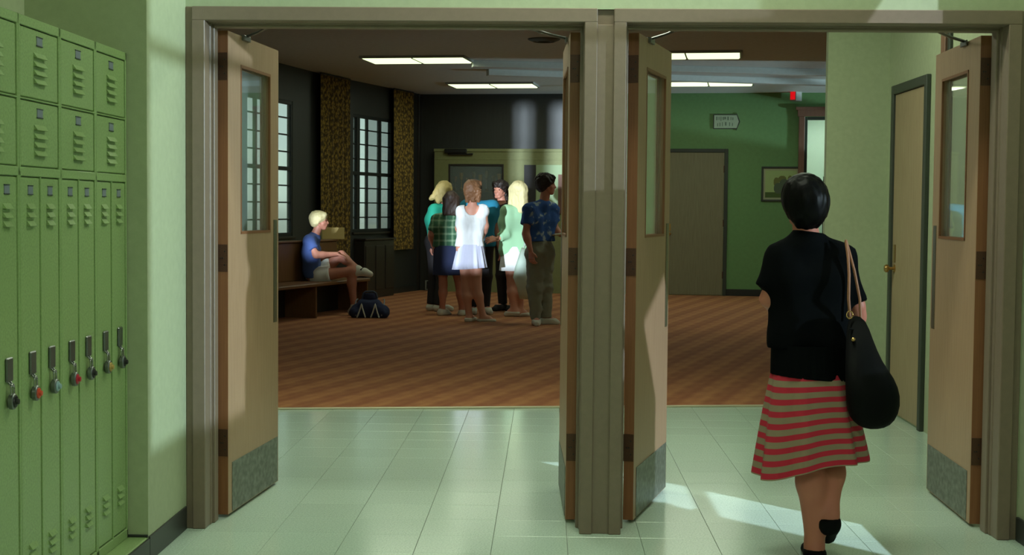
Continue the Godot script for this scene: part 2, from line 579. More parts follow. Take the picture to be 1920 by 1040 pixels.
func grid_window(n: int, t: Transform3D, s0: float, s1: float, y0: float, y1: float, cols: Array, panes: Array, label: String, rows := 8, back := 0.14) -> void:
	var o := thing("window_%d" % n, label, "window", t * Vector3((s0 + s1) * 0.5, y0, -back), "", "structure")
	o.basis = t.basis
	var w := (s1 - s0) * 0.5
	var h := y1 - y0
	part("window_frame", o, boxes([[Vector3(-w, 0, -0.03), Vector3(-w + 0.035, h, 0.03)], [Vector3(w - 0.035, 0, -0.03), Vector3(w, h, 0.03)], [Vector3(-w, 0, -0.03), Vector3(w, 0.045, 0.03)], [Vector3(-w, h - 0.045, -0.03), Vector3(w, h, 0.03)], [Vector3(-w, h * 0.5 - 0.025, -0.028), Vector3(w, h * 0.5 + 0.025, 0.028)]], 0.004), M.window_bar)
	part("window_sill", o, bx(-w - 0.03, -0.035, -0.05, w + 0.03, 0.0, back + 0.035, 0.006), M.dark_wood)
	for k in cols.size() - 1:
		if k > 0:
			var xm: float = lerpf(-w, w, cols[k][0])
			var hw: float = cols[k][1] * 0.5
			part("mullion", o, bx(xm - hw, 0.02, -0.026, xm + hw, h - 0.02, 0.026, 0.003), M.window_bar)
		var xa: float = lerpf(-w, w, cols[k][0]) + cols[k][1] * 0.5
		var xb: float = lerpf(-w, w, cols[k + 1][0]) - cols[k + 1][1] * 0.5
		for r in rows:
			var ya := h * r / rows
			var yb := h * (r + 1) / rows
			part("pane", o, bx(xa, ya + 0.006, -0.004, xb, yb - 0.006, 0.0), panes[k % panes.size()])
			if r > 0 and r != rows / 2:
				part("glazing_bar", o, bx(xa, ya - 0.009, -0.012, xb, ya + 0.009, 0.012), M.window_bar)

func door_leaf(n: int, origin: Vector3, dir: Vector3, gap_side: int, label: String) -> void:
	var d := dir.normalized()
	var o := thing("door_%d" % n, label, "door", origin, "", "structure")
	o.basis = Basis(d, Vector3.UP, d.cross(Vector3.UP))
	var W := 0.79
	var T := 0.045
	var H0 := 0.014
	var H1 := 2.112
	var x0 := 0.185; var x1 := 0.655; var y0 := 1.235; var y1 := 1.985
	part("leaf", o, boxes([[Vector3(0.004, H0, -T), Vector3(x0, H1, 0)], [Vector3(x1, H0, -T), Vector3(W, H1, 0)], [Vector3(x0, H0, -T), Vector3(x1, y0, 0)], [Vector3(x0, y1, -T), Vector3(x1, H1, 0)]]), M.door)
	part("hinge_edge", o, bx(0.0, H0, -T + 0.0005, 0.0045, H1, -0.0005), M.door_edge)
	for z in [-0.0425, -0.0025]:
		part("glazing_bead", o, boxes([[Vector3(x0, y0, z - 0.006), Vector3(x0 + 0.012, y1, z + 0.004)], [Vector3(x1 - 0.012, y0, z - 0.006), Vector3(x1, y1, z + 0.004)], [Vector3(x0, y0, z - 0.006), Vector3(x1, y0 + 0.012, z + 0.004)], [Vector3(x0, y1 - 0.012, z - 0.006), Vector3(x1, y1, z + 0.004)]]), M.door_edge)
	part("glass_pane", o, bx(x0 + 0.004, y0 + 0.004, -0.026, x1 - 0.004, y1 - 0.004, -0.020), M.glass)
	for z in [[0.0, 0.0025], [-T - 0.0025, -T]]:
		part("kick_plate", o, bx(0.055, H0 + 0.004, z[0], W - 0.015, 0.236, z[1], 0.001), M.kick)
		part("push_plate", o, bx(0.705, 0.80, z[0], 0.762, 1.295, z[1], 0.001), M.push)
	for y in [0.27, 1.075, 1.90]:
		var hz: float = -T - 0.012 if gap_side < 0 else 0.012
		var mb := bx(-0.0025, y, -T + 0.001, 0.001, y + 0.118, -0.001)
		mb.box(Vector3(-0.0025, y, min(hz - 0.012, -T if gap_side < 0 else -0.001)), Vector3(0.002, y + 0.118, max(hz + 0.012, -T if gap_side < 0 else 0.0)))
		var hg := part("hinge", o, mb, M.hinge)
		for q in 5:
			var kn := MB.new()
			kn.x = Transform3D(Basis(), Vector3(-0.004, y + 0.0236 * q + 0.001, hz))
			kn.lathe([Vector2(0, 0), Vector2(0.0075, 0), Vector2(0.0075, 0.021), Vector2(0, 0.021)], 8)
			part("knuckle", hg, kn, M.hinge)
		for q in [[0.25, 0.3], [0.75, 0.3], [0.5, 0.7], [0.5, 0.5]]:
			var sc := MB.new()
			sc.x = Transform3D(Basis(Vector3(0, 1, 0), Vector3(-1, 0, 0), Vector3(0, 0, 1)), Vector3(-0.0024, y + 0.118 * q[0], -T * q[1]))
			sc.lathe([Vector2(0.0035, 0), Vector2(0.0028, 0.0012), Vector2(0, 0.0014)], 6)
			part("screw", hg, sc, M.black)
	# overhead hold-open arm
	var arm := MB.new()
	var s := 1.0 if gap_side < 0 else -1.0
	var zz := 0.0 if gap_side < 0 else -T
	arm.box(Vector3(0.20, H1 - 0.018, zz - 0.004), Vector3(0.30, H1 + 0.006, zz + s * 0.012), 0.002)
	arm.tube([Vector3(0.25, H1 + 0.004, zz + s * 0.006), Vector3(0.16, H1 + 0.012, zz + s * 0.09), Vector3(0.03, H1 + 0.018, zz + s * 0.17)], 0.007, 6)
	part("hold_open_arm", o, arm, M.steel)

func troffer(at: Vector3, size: Vector2, turn: float, energy: float, label: String, cols := 2) -> void:
	var o := thing("ceiling_light", label, "ceiling light", at, "fluorescent ceiling lights")
	o.rotation.y = turn
	var w := size.x * 0.5
	var d := size.y * 0.5
	part("housing", o, boxes([[Vector3(-w - 0.03, -0.03, -d - 0.03), Vector3(w + 0.03, 0.0, -d)], [Vector3(-w - 0.03, -0.03, d), Vector3(w + 0.03, 0.0, d + 0.03)], [Vector3(-w - 0.03, -0.03, -d), Vector3(-w, 0, d)], [Vector3(w, -0.03, -d), Vector3(w + 0.03, 0, d)]], 0.004), M.lamp_body)
	for k in cols:
		var xa := -w + size.x * k / cols + (0.008 if k > 0 else 0.0)
		var xb := -w + size.x * (k + 1) / cols - (0.008 if k < cols - 1 else 0.0)
		part("lens", o, bx(xa, -0.038, -d, xb, -0.008, d, 0.012), M.lens)
		if k > 0: part("divider", o, bx(xa - 0.016, -0.036, -d, xa, 0, d), M.lamp_body)
	var l := AreaLight3D.new()
	l.name = "tube_light"
	l.area_size = size * 0.96
	l.light_color = Color(0.96, 1.0, 0.90)
	l.light_energy = energy
	l.area_range = 40.0
	l.shadow_enabled = true
	l.position = Vector3(0, -0.045, 0)
	l.rotation.x = -PI / 2
	o.add_child(l)

func build_structure() -> void:
	# corridor shell
	struct("wall_front", boxes([[Vector3(-1.51, 2.183, -0.2), Vector3(1.965, 3.9, 0)], [Vector3(-3.0, 0, -0.2), Vector3(-1.51, 3.9, 0)], [Vector3(1.965, 0, -0.2), Vector3(7.2, 3.9, 0)]]), M.wall, "pale green painted wall above and beside the double doorway", "wall")
	struct("wall_left", bx(-2.2, 0, 0.0, -1.51, 3.9, 0.585), M.wall, "pale green wall corner between the lockers and the door frame", "wall")
	struct("wall_alcove", bx(-2.3, 0, 0.585, -1.972, 3.9, 9.2), M.wall, "painted wall behind and above the green lockers", "wall")
	var rw := wall_frame(Vector3(1.97, 0, 0), Vector3(-1, 0, 0))    # local x runs towards +z
	struct("wall_right", wall_with_openings(9.2, 3.9, 0.3, [[0.44, 2.05, 0.82, 3.6]]), M.wall, "pale green corridor wall to the right of the door frame", "wall", rw)
	grid_window(1, rw, 0.44, 2.05, 0.82, 3.6, [[0.0, 0.04], [1.0, 0.04]], [M.glass], "tall corridor window in the right wall beside the doorway", 2, 0.28)
	struct("sun_block_pier", bx(2.27, 0, 2.05, 2.85, 3.9, 2.3), M.wall, "added unseen pier that blocks part of the sun at the corridor window", "wall")  # unseen pier added outside to narrow the sun band
	struct("wall_rear", bx(-2.3, 0, 9.2, 2.3, 3.9, 9.4), M.wall, "end wall of the locker corridor", "wall")
	struct("ceiling", bx(-2.3, 3.7, 0, 2.3, 3.9, 9.2), M.ceiling, "corridor ceiling", "ceiling")
	# unseen windows added left of the corridor, shaped so lamp light reaches the group
	var fw := wall_frame(Vector3(-3.0, 0, -0.2), Vector3(0, 0, -1))     # local x runs towards -x
	struct("wall_front_001", wall_with_openings(3.8, 3.9, 0.2, [[0.3, 1.18, 0.9, 2.75], [1.366, 1.588, 0.9, 2.75], [2.08, 2.5, 1.0, 1.52]]), M.dark_wall, "dark lobby wall left of the doorway with three added openings shaped for the lamp light", "wall", fw)
	grid_window(6, fw, 0.3, 1.18, 0.9, 2.75, [[0.0, 0.03], [0.5, 0.03], [1.0, 0.03]], [M.glass], "widest added unseen window left of the doorway, letting lamp light onto the group", 4, 0.1)
	grid_window(7, fw, 1.366, 1.588, 0.9, 2.75, [[0.0, 0.0], [0.5, 0.02], [1.0, 0.0]], [M.glass], "narrowest added unseen window between two others, shaping a light patch on the back wall", 4, 0.1)
	grid_window(8, fw, 2.08, 2.5, 1.0, 1.52, [[0.0, 0.0], [1.0, 0.0]], [M.glass], "small low added unseen window, shaped to light the seated boy", 2, 0.1)
	# locker kerb with black vinyl base
	struct("trim_1", boxes([[Vector3(-1.972, 0, 0.585), Vector3(-1.512, 0.095, 9.2)]], 0.004), M.locker, "green kerb that the lockers stand on", "kerb")
	struct("baseboard_left", boxes([[Vector3(-1.513, 0, 0.02), Vector3(-1.503, 0.097, 0.583)], [Vector3(-1.513, 0, 0.586), Vector3(-1.503, 0.09, 9.2)], [Vector3(-1.6, 0.095, 0.583), Vector3(-1.51, 0.105, 0.592)]], 0.002), M.baseboard, "black vinyl base along the left corridor wall", "baseboard")
	struct("baseboard_right", bx(1.958, 0, 0.02, 1.97, 0.1, 9.2, 0.002), M.baseboard, "black vinyl base along the right corridor wall", "baseboard")
	# tiled floor
	var fl := thing("floor", "pale green speckled vinyl tile floor of the corridor", "floor", Vector3.ZERO, "", "structure")
	part("subfloor", fl, bx(-6.6, -0.2, -4.6, 7.2, -0.0025, 9.4), M.tile_joint)
	var tm := bx(-0.15155, -0.012, -0.15155, 0.15155, 0.0, 0.15155, 0.0008)
	var tile_mesh := tm.mesh()
	var rng := RandomNumberGenerator.new()
	rng.seed = 4
	var rest := MB.new()
	var nt := 0
	for j in range(-3, 31):
		for i in range(-8, 9):
			var c := Vector3(-0.21 + 0.3048 * (i + 0.5), 0, 0.62 - 0.3048 * (j + 0.5) + 0.06)
			if c.z > 0 and (c.x < -1.66 or c.x > 2.1): continue
			if c.z < -4.3 or c.x > 2.42: continue
			var kind := rng.randi() % 4
			if nt < 285 and c.z < 1.0:
				nt += 1
				part("tile", fl, tile_mesh, M.tile[kind], Transform3D(Basis(), c))
			else:
				rest.box(c - Vector3(0.15155, 0.012, 0.15155), c + Vector3(0.15155, 0, 0.15155))
	for j in range(2, 30):
		for i in range(-8, 9):
			var c := Vector3(-0.21 + 0.3048 * (i + 0.5), 0, 0.68 + 0.3048 * (j + 0.5) + 0.3048)
			if c.x < -1.66 or c.x > 2.1 or c.z > 9.2: continue
			rest.box(c - Vector3(0.15155, 0.012, 0.15155), c + Vector3(0.15155, 0, 0.15155))
	for i in range(-22, -8):
		for j in range(0, 12):
			var c := Vector3(-0.21 + 0.3048 * (i + 0.5), 0, -0.32 - 0.3048 * j)
			rest.box(c - Vector3(0.15155, 0.012, 0.15155), c + Vector3(0.15155, 0, 0.15155))
	part("far_tiles", fl, rest, M.tile[0]).set_meta("kind", "stuff")
	# carpet: polygon with bands laid at an angle
	var e0 := Vector3(-6.6, 0, -3.56 + 0.131 * 4.83)
	var e1 := Vector3(7.2, 0, -3.56 - 0.131 * 8.97)
	var cm := MB.new()
	var corners := [e0, e1, Vector3(7.2, 0, -18.2), Vector3(-6.6, 0, -18.2)]
	var bd := Vector2(0.31, -1.0).normalized()     # direction of the bands in x, z
	var bp := Vector2(-bd.y, bd.x)
	var top := []
	for c in corners: top.append(c + Vector3(0, 0.009, 0))
	var tu := []
	for c in corners: tu.append(Vector2(Vector2(c.x, c.z).dot(bp), Vector2(c.x, c.z).dot(bd)) / 1.15)
	cm.tri(top[0], top[1], top[2], Vector3.UP, Vector3.UP, Vector3.UP, tu[0], tu[1], tu[2])
	cm.tri(top[0], top[2], top[3], Vector3.UP, Vector3.UP, Vector3.UP, tu[0], tu[2], tu[3])
	for k in 4:
		var a: Vector3 = corners[k]
		var b: Vector3 = corners[(k + 1) % 4]
		cm.quad(a - Vector3(0, 0.2, 0), b - Vector3(0, 0.2, 0), b + Vector3(0, 0.009, 0), a + Vector3(0, 0.009, 0), (b - a).cross(Vector3.UP).normalized())
	cm.tri(corners[0] - Vector3(0, 0.2, 0), corners[1] - Vector3(0, 0.2, 0), corners[2] - Vector3(0, 0.2, 0), Vector3.DOWN, Vector3.DOWN, Vector3.DOWN)
	cm.tri(corners[0] - Vector3(0, 0.2, 0), corners[2] - Vector3(0, 0.2, 0), corners[3] - Vector3(0, 0.2, 0), Vector3.DOWN, Vector3.DOWN, Vector3.DOWN)
	struct("floor_carpet", cm, M.carpet, "rust and olive brown carpet with slanting bands in the lobby", "carpet")
	var ed := (e1 - e0).normalized()
	struct("trim_2", bx(0, 0.0, -0.012, (e1 - e0).length(), 0.012, 0.02, 0.003), M.strip, "pale edging strip where the carpet meets the tiles", "edging strip", wall_frame(e0, Vector3(-ed.z, 0, ed.x)))
	# vestibule side wall and the short partition facing the camera
	struct("wall_side", boxes([[Vector3(2.346, 0, -4.009), Vector3(2.6, 3.4, -0.2)], [Vector3(2.6, 0, -4.25), Vector3(7.2, 3.4, -4.009)]]), M.wall, "light green side wall beyond the right doorway", "wall")
	struct("wall_partition", bx(1.922, 0, -4.08, 2.6, 3.4, -4.009), M.wall, "narrow green wall end facing the doorway", "wall")
	# lobby walls
	struct("wall_left_001", wall_with_openings(S1_len, 3.4, 0.08, [[S1s(-12.42), S1s(-12.95), 0.97, 2.74], [S1s(-11.5), S1s(-12.14), 0.97, 2.74], [S1s(-9.85), S1s(-10.95), 0.97, 2.74]]), M.dark_wall, "dark panelled lobby wall with the tall windows", "wall", S1)
	var w2a := onwall(661, 440, S2).x
	var w2b := onwall(735, 440, S2).x
	struct("wall_left_002", wall_with_openings(3.75, 3.4, 0.08, [[w2a, w2b, 0.99, 2.72]]), M.dark_wall, "dark panelled wall between the two printed curtains", "wall", S2)
	var bl := onwall(1165, 400, BW).x
	struct("wall_back", bx(-0.4, 0, -0.25, bl, 3.4, 0.0), M.dark_wall, "dark panelled back wall above the trophy case", "wall", BW)
	var bfa := onwall(1506, 400, BW).x
	struct("wall_back_001", wall_with_openings(10.0 - bl, 3.4, 0.25, [[bfa - bl, bfa - bl + 0.85, 0.0, 2.83]]), M.green_wall, "mid green back wall with the arrow sign and picture", "wall", BW.translated_local(Vector3(bl, 0, 0)))
	var rwl := wall_frame(Vector3(6.9, 0, -17.5), Vector3(-1, 0, 0))
	struct("wall_right_001", wall_with_openings(13.5, 3.4, 0.25, [[1.2, 5.55, 1.75, 2.95]]), M.green_wall, "far right wall of the lobby", "wall", rwl)
	grid_window(2, rwl, 1.2, 5.55, 1.75, 2.95, [[0.0, 0.03], [0.5, 0.05], [1.0, 0.03]], [M.glass], "wide high window in the far right lobby wall", 2)
	struct("ceiling_001", boxes([[Vector3(-6.8, 3.2, -11.85), Vector3(7.2, 3.4, -0.2)]]), M.ceiling, "flat ceiling over the near part of the lobby", "ceiling")
	struct("ceiling_002", boxes([[Vector3(-6.8, 3.2, -18.4), Vector3(7.2, 3.4, -11.85)]]), M.ceiling, "beamed ceiling over the far part of the lobby", "ceiling")
	for q in [[1266, 128, 1549, 135], [1266, 145.5, 1549, 154]]:
		var a := ony(q[0], q[1], 3.16)
		var b := ony(q[2], q[3], 3.16)
		var dd := (b - a); dd.y = 0
		var dn := dd.normalized()
		var st := a - dn * 2.6; st.y = 0
		struct("trim_3" if q[1] < 130 else "trim_4", bx(0, 3.12, -0.16, 6.5, 3.2, 0.0, 0.004), M.ceiling, "shallow ceiling beam nearer the doorway" if q[1] < 130 else "shallow ceiling beam nearer the green wall", "ceiling beam", wall_frame(st, Vector3(-dn.z, 0, dn.x)))
	# lobby windows on the left
	grid_window(3, S1, S1s(-12.42), S1s(-12.95), 0.97, 2.74, [[0.0, 0.03], [1.0, 0.03]], [M.pane], "tall window with bright frosted panes beside the seated boy", 8, 0.035)
	grid_window(4, S1, S1s(-11.5), S1s(-12.14), 0.97, 2.74, [[0.0, 0.03], [0.5, 0.03], [1.0, 0.03]], [M.pane], "tall window seen through the glass of the left door leaf", 8, 0.035)
	grid_window(5, S1, S1s(-9.85), S1s(-10.95), 0.97, 2.74, [[0.0, 0.03], [0.5, 0.05], [1.0, 0.03]], [M.glass], "tall window behind the open left door leaf", 8, 0.035)
	var cl := []
	for u in [[661, 4], [673, 10], [691, 1.6], [714.5, 5], [735, 3]]:
		cl.append([(onwall(u[0], 320, S2).x - w2a) / (w2b - w2a), u[1] * 0.0115])
	grid_window(9, S2, w2a, w2b, 0.99, 2.72, cl, [M.pane_dim, M.pane, M.pane_dim, M.pane_dim], "three light window with grey panes between the printed curtains", 8, 0.035)

var S1: Transform3D
var S2: Transform3D
var BW: Transform3D
var S1_len := 0.0
func S1s(z: float) -> float:    # distance along the long window wall for a given z
	return (S1.origin.z - z) / 0.97858

func door_frame() -> void:
	var o := thing("trim_5", "taupe painted steel frame of the double doorway", "door frame", Vector3.ZERO, "", "structure")
	for k in 2:
		var s: float = [1.0, -1.0][k]
		var inx: float = [-1.427, 1.882][k]
		var oux: float = [-1.51, 1.965][k]
		var mb := MB.new()
		for b in [[oux, oux + s * 0.03, -0.05, 0.006, 2.185], [oux + s * 0.029, inx, -0.075, 0.018, 2.13], [oux, inx + s * 0.004, -0.1, -0.07, 2.13], [oux, inx + s * 0.014, -0.165, -0.1, 2.13], [oux, inx + s * 0.006, -0.2, -0.165, 2.13]]:
			mb.box(Vector3(min(b[0], b[1]), 0, b[2]), Vector3(max(b[0], b[1]), b[4], b[3]), 0.003)
		part("jamb", o, mb, M.frame)
	for k in 2:
		var s: float = [-1.0, 1.0][k]
		var inx: float = [0.147, 0.32][k]
		var mx: float = [0.2, 0.268][k]
		var mb := MB.new()
		for b in [[mx, inx, -0.075, 0.018], [mx, inx + s * 0.002, -0.1, -0.07], [mx, inx + s * 0.014, -0.165, -0.1], [mx, inx + s * 0.006, -0.2, -0.165]]:
			mb.box(Vector3(min(b[0], b[1]), 0, b[2]), Vector3(max(b[0], b[1]), 2.13, b[3]), 0.003)
		part("mullion_jamb", o, mb, M.frame)
	part("mullion_filler", o, bx(0.198, 0, -0.19, 0.27, 2.12, 0.004, 0.002), M.frame)
	for k in 2:
		var xa: float = [-1.481, 0.268][k]
		var xb: float = [0.2, 1.936][k]
		var mb := MB.new()
		mb.box(Vector3(xa, 2.128, -0.075), Vector3(xb, 2.185, 0.018), 0.003)
		mb.box(Vector3(xa, 2.126, -0.1), Vector3(xb, 2.185, -0.07))
		mb.box(Vector3(xa, 2.114, -0.165), Vector3(xb, 2.185, -0.1), 0.003)
		mb.box(Vector3(xa, 2.122, -0.2), Vector3(xb, 2.185, -0.165))
		part("head", o, mb, M.frame)
	part("head_filler", o, bx(0.2, 2.12, -0.19, 0.268, 2.183, -0.012), M.frame)

func louver(w: float) -> Mesh:    # pressed hood: closed at the top, open below
	var mb := MB.new()
	var h := 0.016
	var dz := 0.011
	var n1 := Vector3(0, 0.5, 1).normalized()
	mb.quad(Vector3(-w, h, 0), Vector3(w, h, 0), Vector3(w * 0.97, 0, dz), Vector3(-w * 0.97, 0, dz), n1)
	mb.quad(Vector3(-w * 0.97, 0, dz), Vector3(w * 0.97, 0, dz), Vector3(w * 0.97, -0.0015, dz - 0.001), Vector3(-w * 0.97, -0.0015, dz - 0.001), Vector3(0, -0.5, 1).normalized())
	mb.quad(Vector3(-w * 0.97, -0.0015, dz - 0.001), Vector3(w * 0.97, -0.0015, dz - 0.001), Vector3(w * 0.97, 0, 0), Vector3(-w * 0.97, 0, 0), Vector3.DOWN)
	mb.tri(Vector3(-w, h, 0), Vector3(-w * 0.97, 0, dz), Vector3(-w * 0.97, 0, 0), Vector3.LEFT, Vector3.LEFT, Vector3.LEFT)
	mb.tri(Vector3(w, h, 0), Vector3(w * 0.97, 0, dz), Vector3(w * 0.97, 0, 0), Vector3.RIGHT, Vector3.RIGHT, Vector3.RIGHT)
	return mb.mesh()

func lockers() -> void:
	# local: x towards -z of the world, z out of the locker face (+x)
	var names := ["end locker bay beside the pale wall corner", "second locker bay from the wall corner", "third locker bay from the wall corner", "fourth locker bay from the wall corner", "fifth locker bay from the wall corner"]
	var lw := louver(0.05)
	var ln := louver(0.03)
	for k in 5:
		var z0 := 0.59 + 0.367 * k
		var o := thing("locker_unit", "green steel " + names[k] + ", with four doors", "locker", Vector3(-1.585, 0.095, z0 + 0.367))
		o.basis = Basis(Vector3(0, 0, -1), Vector3.UP, Vector3(1, 0, 0))
		var w := 0.365
		var H := 1.835
		# carcass with front face frame, the doors sit 4 mm back in it
		var body := MB.new()
		body.box(Vector3(0, 0, -0.38), Vector3(w, H, -0.014))
		for b in [[0.0, 0.0, 0.012, H], [w - 0.012, 0.0, w, H], [0.0, H - 0.03, w, H], [0.0, 0.0, w, 0.036], [0.0, 1.35, w, 1.378], [0.0, 1.583, w, 1.588]]:
			body.box(Vector3(b[0], b[1], -0.02), Vector3(b[2], b[3], 0.0), 0.002)
		body.box(Vector3(w * 0.5 - 0.004, 0.03, -0.02), Vector3(w * 0.5 + 0.004, 1.355, 0.0), 0.0015)
		part("body", o, body, M.locker)
		for r in 2:
			var ya: float = [1.381, 1.591][r]
			var yb: float = [1.580, 1.802][r]
			var dr := part("door", o, bx(0.0, 0.0, -0.012, w - 0.034, yb - ya, 0.0, 0.003), M.locker, Transform3D(Basis(), Vector3(0.017, ya, -0.003)))
			var cx := (w - 0.034) * 0.5
			part("number_plate", dr, bx(cx - 0.024, yb - ya - 0.045, 0, cx + 0.024, yb - ya - 0.021, 0.002), M.plate)
			for q in [0.048, 0.021]: part("plate_rim", dr, bx(cx - 0.027, yb - ya - q, 0, cx + 0.027, yb - ya - q + 0.003, 0.003), M.plate_rim)
			for q in 4:
				var ly := yb - ya - 0.085 - 0.0265 * q
				part("louver", dr, lw, M.locker, Transform3D(Basis(), Vector3(cx, ly, 0)))
		for s in 2:
			var xa := 0.016 + s * (w * 0.5 - 0.009)
			var dw := w * 0.5 - 0.024
			var hh := 1.306
			var dr := part("narrow_door", o, bx(0, 0, -0.012, dw, hh, 0, 0.003), M.locker, Transform3D(Basis(), Vector3(xa, 0.04, -0.003)))
			var cx := dw * 0.5
			part("number_plate", dr, bx(cx - 0.02, hh - 0.05, 0, cx + 0.02, hh - 0.026, 0.002), M.plate)
			for q in [0.053, 0.026]: part("plate_rim", dr, bx(cx - 0.022, hh - q, 0, cx + 0.022, hh - q + 0.003, 0.003), M.plate_rim)
			for q in 6:
				var ly := hh - 0.095 - 0.026 * q if q < 3 else 0.16 - 0.026 * (q - 3)
				part("louver", dr, ln, M.locker, Transform3D(Basis(), Vector3(cx, ly, 0)))
			# recessed handle plate with staple
			var hp := MB.new()
			hp.box(Vector3(cx - 0.025, 0.70, 0), Vector3(cx + 0.025, 0.772, 0.008), 0.004)
			hp.tube([Vector3(cx - 0.009, 0.70, 0.004), Vector3(cx - 0.008, 0.687, 0.014), Vector3(cx + 0.008, 0.687, 0.014), Vector3(cx + 0.009, 0.70, 0.004)], 0.003, 6)
			part("handle", dr, hp, M.steel)
	# combination padlocks hanging from the narrow doors
	var dial := {"black": M.black, "orange": mat(rgb(206, 74, 48), 0.35), "pale blue": mat(rgb(140, 168, 178), 0.3), "red": mat(rgb(176, 28, 52), 0.35), "yellow": mat(rgb(182, 150, 84), 0.35)}
	var list := [[34, 748, "black", "steel padlock with a black dial hanging beside the orange dialled padlock"], [69, 730, "orange", "steel padlock with an orange dial"], [112, 712, "pale blue", "steel padlock with a pale blue dial"], [143, 712, "red", "steel padlock with a red dial"], [178, 690, "black", "steel padlock with a black dial between the red and the yellow dialled padlocks"], [201, 678, "yellow", "steel padlock with a dull yellow dial"], [236, 668, "black", "steel padlock with a black dial on the end locker by the wall corner"]]
	for q in list:
		var p := onx(q[0], q[1], -1.555)
		# snap to the middle of the nearest narrow door
		var best := 99.0
		var bz := p.z
		for k in 5:
			for s in 2:
				var dz: float = 0.59 + 0.367 * (k + 1) - (0.016 + s * (0.365 * 0.5 - 0.009) + (0.365 * 0.5 - 0.024) * 0.5)
				if absf(dz - p.z) < best:
					best = absf(dz - p.z); bz = dz
		var o := thing("padlock", q[3], "padlock", Vector3(-1.588, 0.822, bz), "padlocks on the lockers")
		o.basis = Basis(Vector3(0, 0, -1), Vector3.UP, Vector3(1, 0, 0))
		var face := Basis(Vector3(1, 0, 0), Vector3(0, 0, 1), Vector3(0, -1, 0))   # lathe axis towards +z
		var bd := MB.new()
		bd.x = Transform3D(face, Vector3(0, -0.045, 0.005))
		bd.lathe([Vector2(0, 0), Vector2(0.021, 0), Vector2(0.024, 0.003), Vector2(0.024, 0.014), Vector2(0.021, 0.017), Vector2(0, 0.017)], 18)
		part("lock_body", o, bd, M.steel)
		var dl := MB.new()
		dl.x = Transform3D(face, Vector3(0, -0.045, 0.022))
		dl.lathe([Vector2(0, 0), Vector2(0.017, 0), Vector2(0.016, 0.003), Vector2(0.009, 0.004), Vector2(0.008, 0.011), Vector2(0.0, 0.012)], 16)
		part("dial", o, dl, dial[q[2]])
		var sh := MB.new()
		var pa := []
		for a in 13:
			var an := PI * a / 12.0
			pa.append(Vector3(-0.011 * cos(an), (0.011 * sin(an)) - 0.004, 0.013))
		pa.push_front(Vector3(-0.011, -0.026, 0.013)); pa.push_back(Vector3(0.011, -0.026, 0.013))
		sh.tube(pa, 0.0032, 7)
		part("shackle", o, sh, M.chrome)

# ---------------------------------------------------------------- furniture and wall things
func wall_thing(called: String, label: String, category: String, t: Transform3D, lx: float, ly: float, group := "", kind := "") -> Node3D:
	var o := thing(called, label, category, t * Vector3(lx, ly, 0), group, kind)
	o.basis = t.basis
	return o

func plain_door(n: int, label: String, t: Transform3D, xa: float, xb: float, top: float, m: Material, trim: Material, hinge_right: bool, trim_w: float) -> void:
	var o := wall_thing("door_%d" % n, label, "door", t, (xa + xb) * 0.5, 0.0, "", "structure")
	var w := (xb - xa) * 0.5
	part("casing", o, boxes([[Vector3(-w - trim_w, 0, 0), Vector3(-w, top + trim_w, 0.03)], [Vector3(w, 0, 0), Vector3(w + trim_w, top + trim_w, 0.03)], [Vector3(-w, top, 0), Vector3(w, top + trim_w, 0.03)]], 0.004), trim)
	part("leaf", o, bx(-w + 0.003, 0.015, 0.0, w - 0.003, top - 0.003, 0.014, 0.002), m)
	var hs := 1.0 if hinge_right else -1.0
	for y in [0.28, 1.10, 1.95 if top > 2.1 else 1.86]:
		part("hinge", o, bx(hs * (w - 0.012), y, 0.012, hs * (w + 0.012), y + 0.11, 0.022, 0.003), M.hinge)
	var kx := -hs * (w - 0.07)
	var kn := MB.new()
	kn.x = Transform3D(Basis(Vector3(1, 0, 0), Vector3(0, 0, 1), Vector3(0, -1, 0)), Vector3(kx, 0.98, 0.014))
	kn.lathe([Vector2(0.0, 0), Vector2(0.028, 0), Vector2(0.028, 0.006), Vector2(0.011, 0.01), Vector2(0.011, 0.035), Vector2(0.026, 0.045), Vector2(0.028, 0.058), Vector2(0.02, 0.068), Vector2(0, 0.07)], 14)
	part("knob", o, kn, M.brass)
	part("lock_plate", o, bx(kx - 0.022, 1.02, 0.013, kx + 0.022, 1.14, 0.019, 0.003), M.brass)

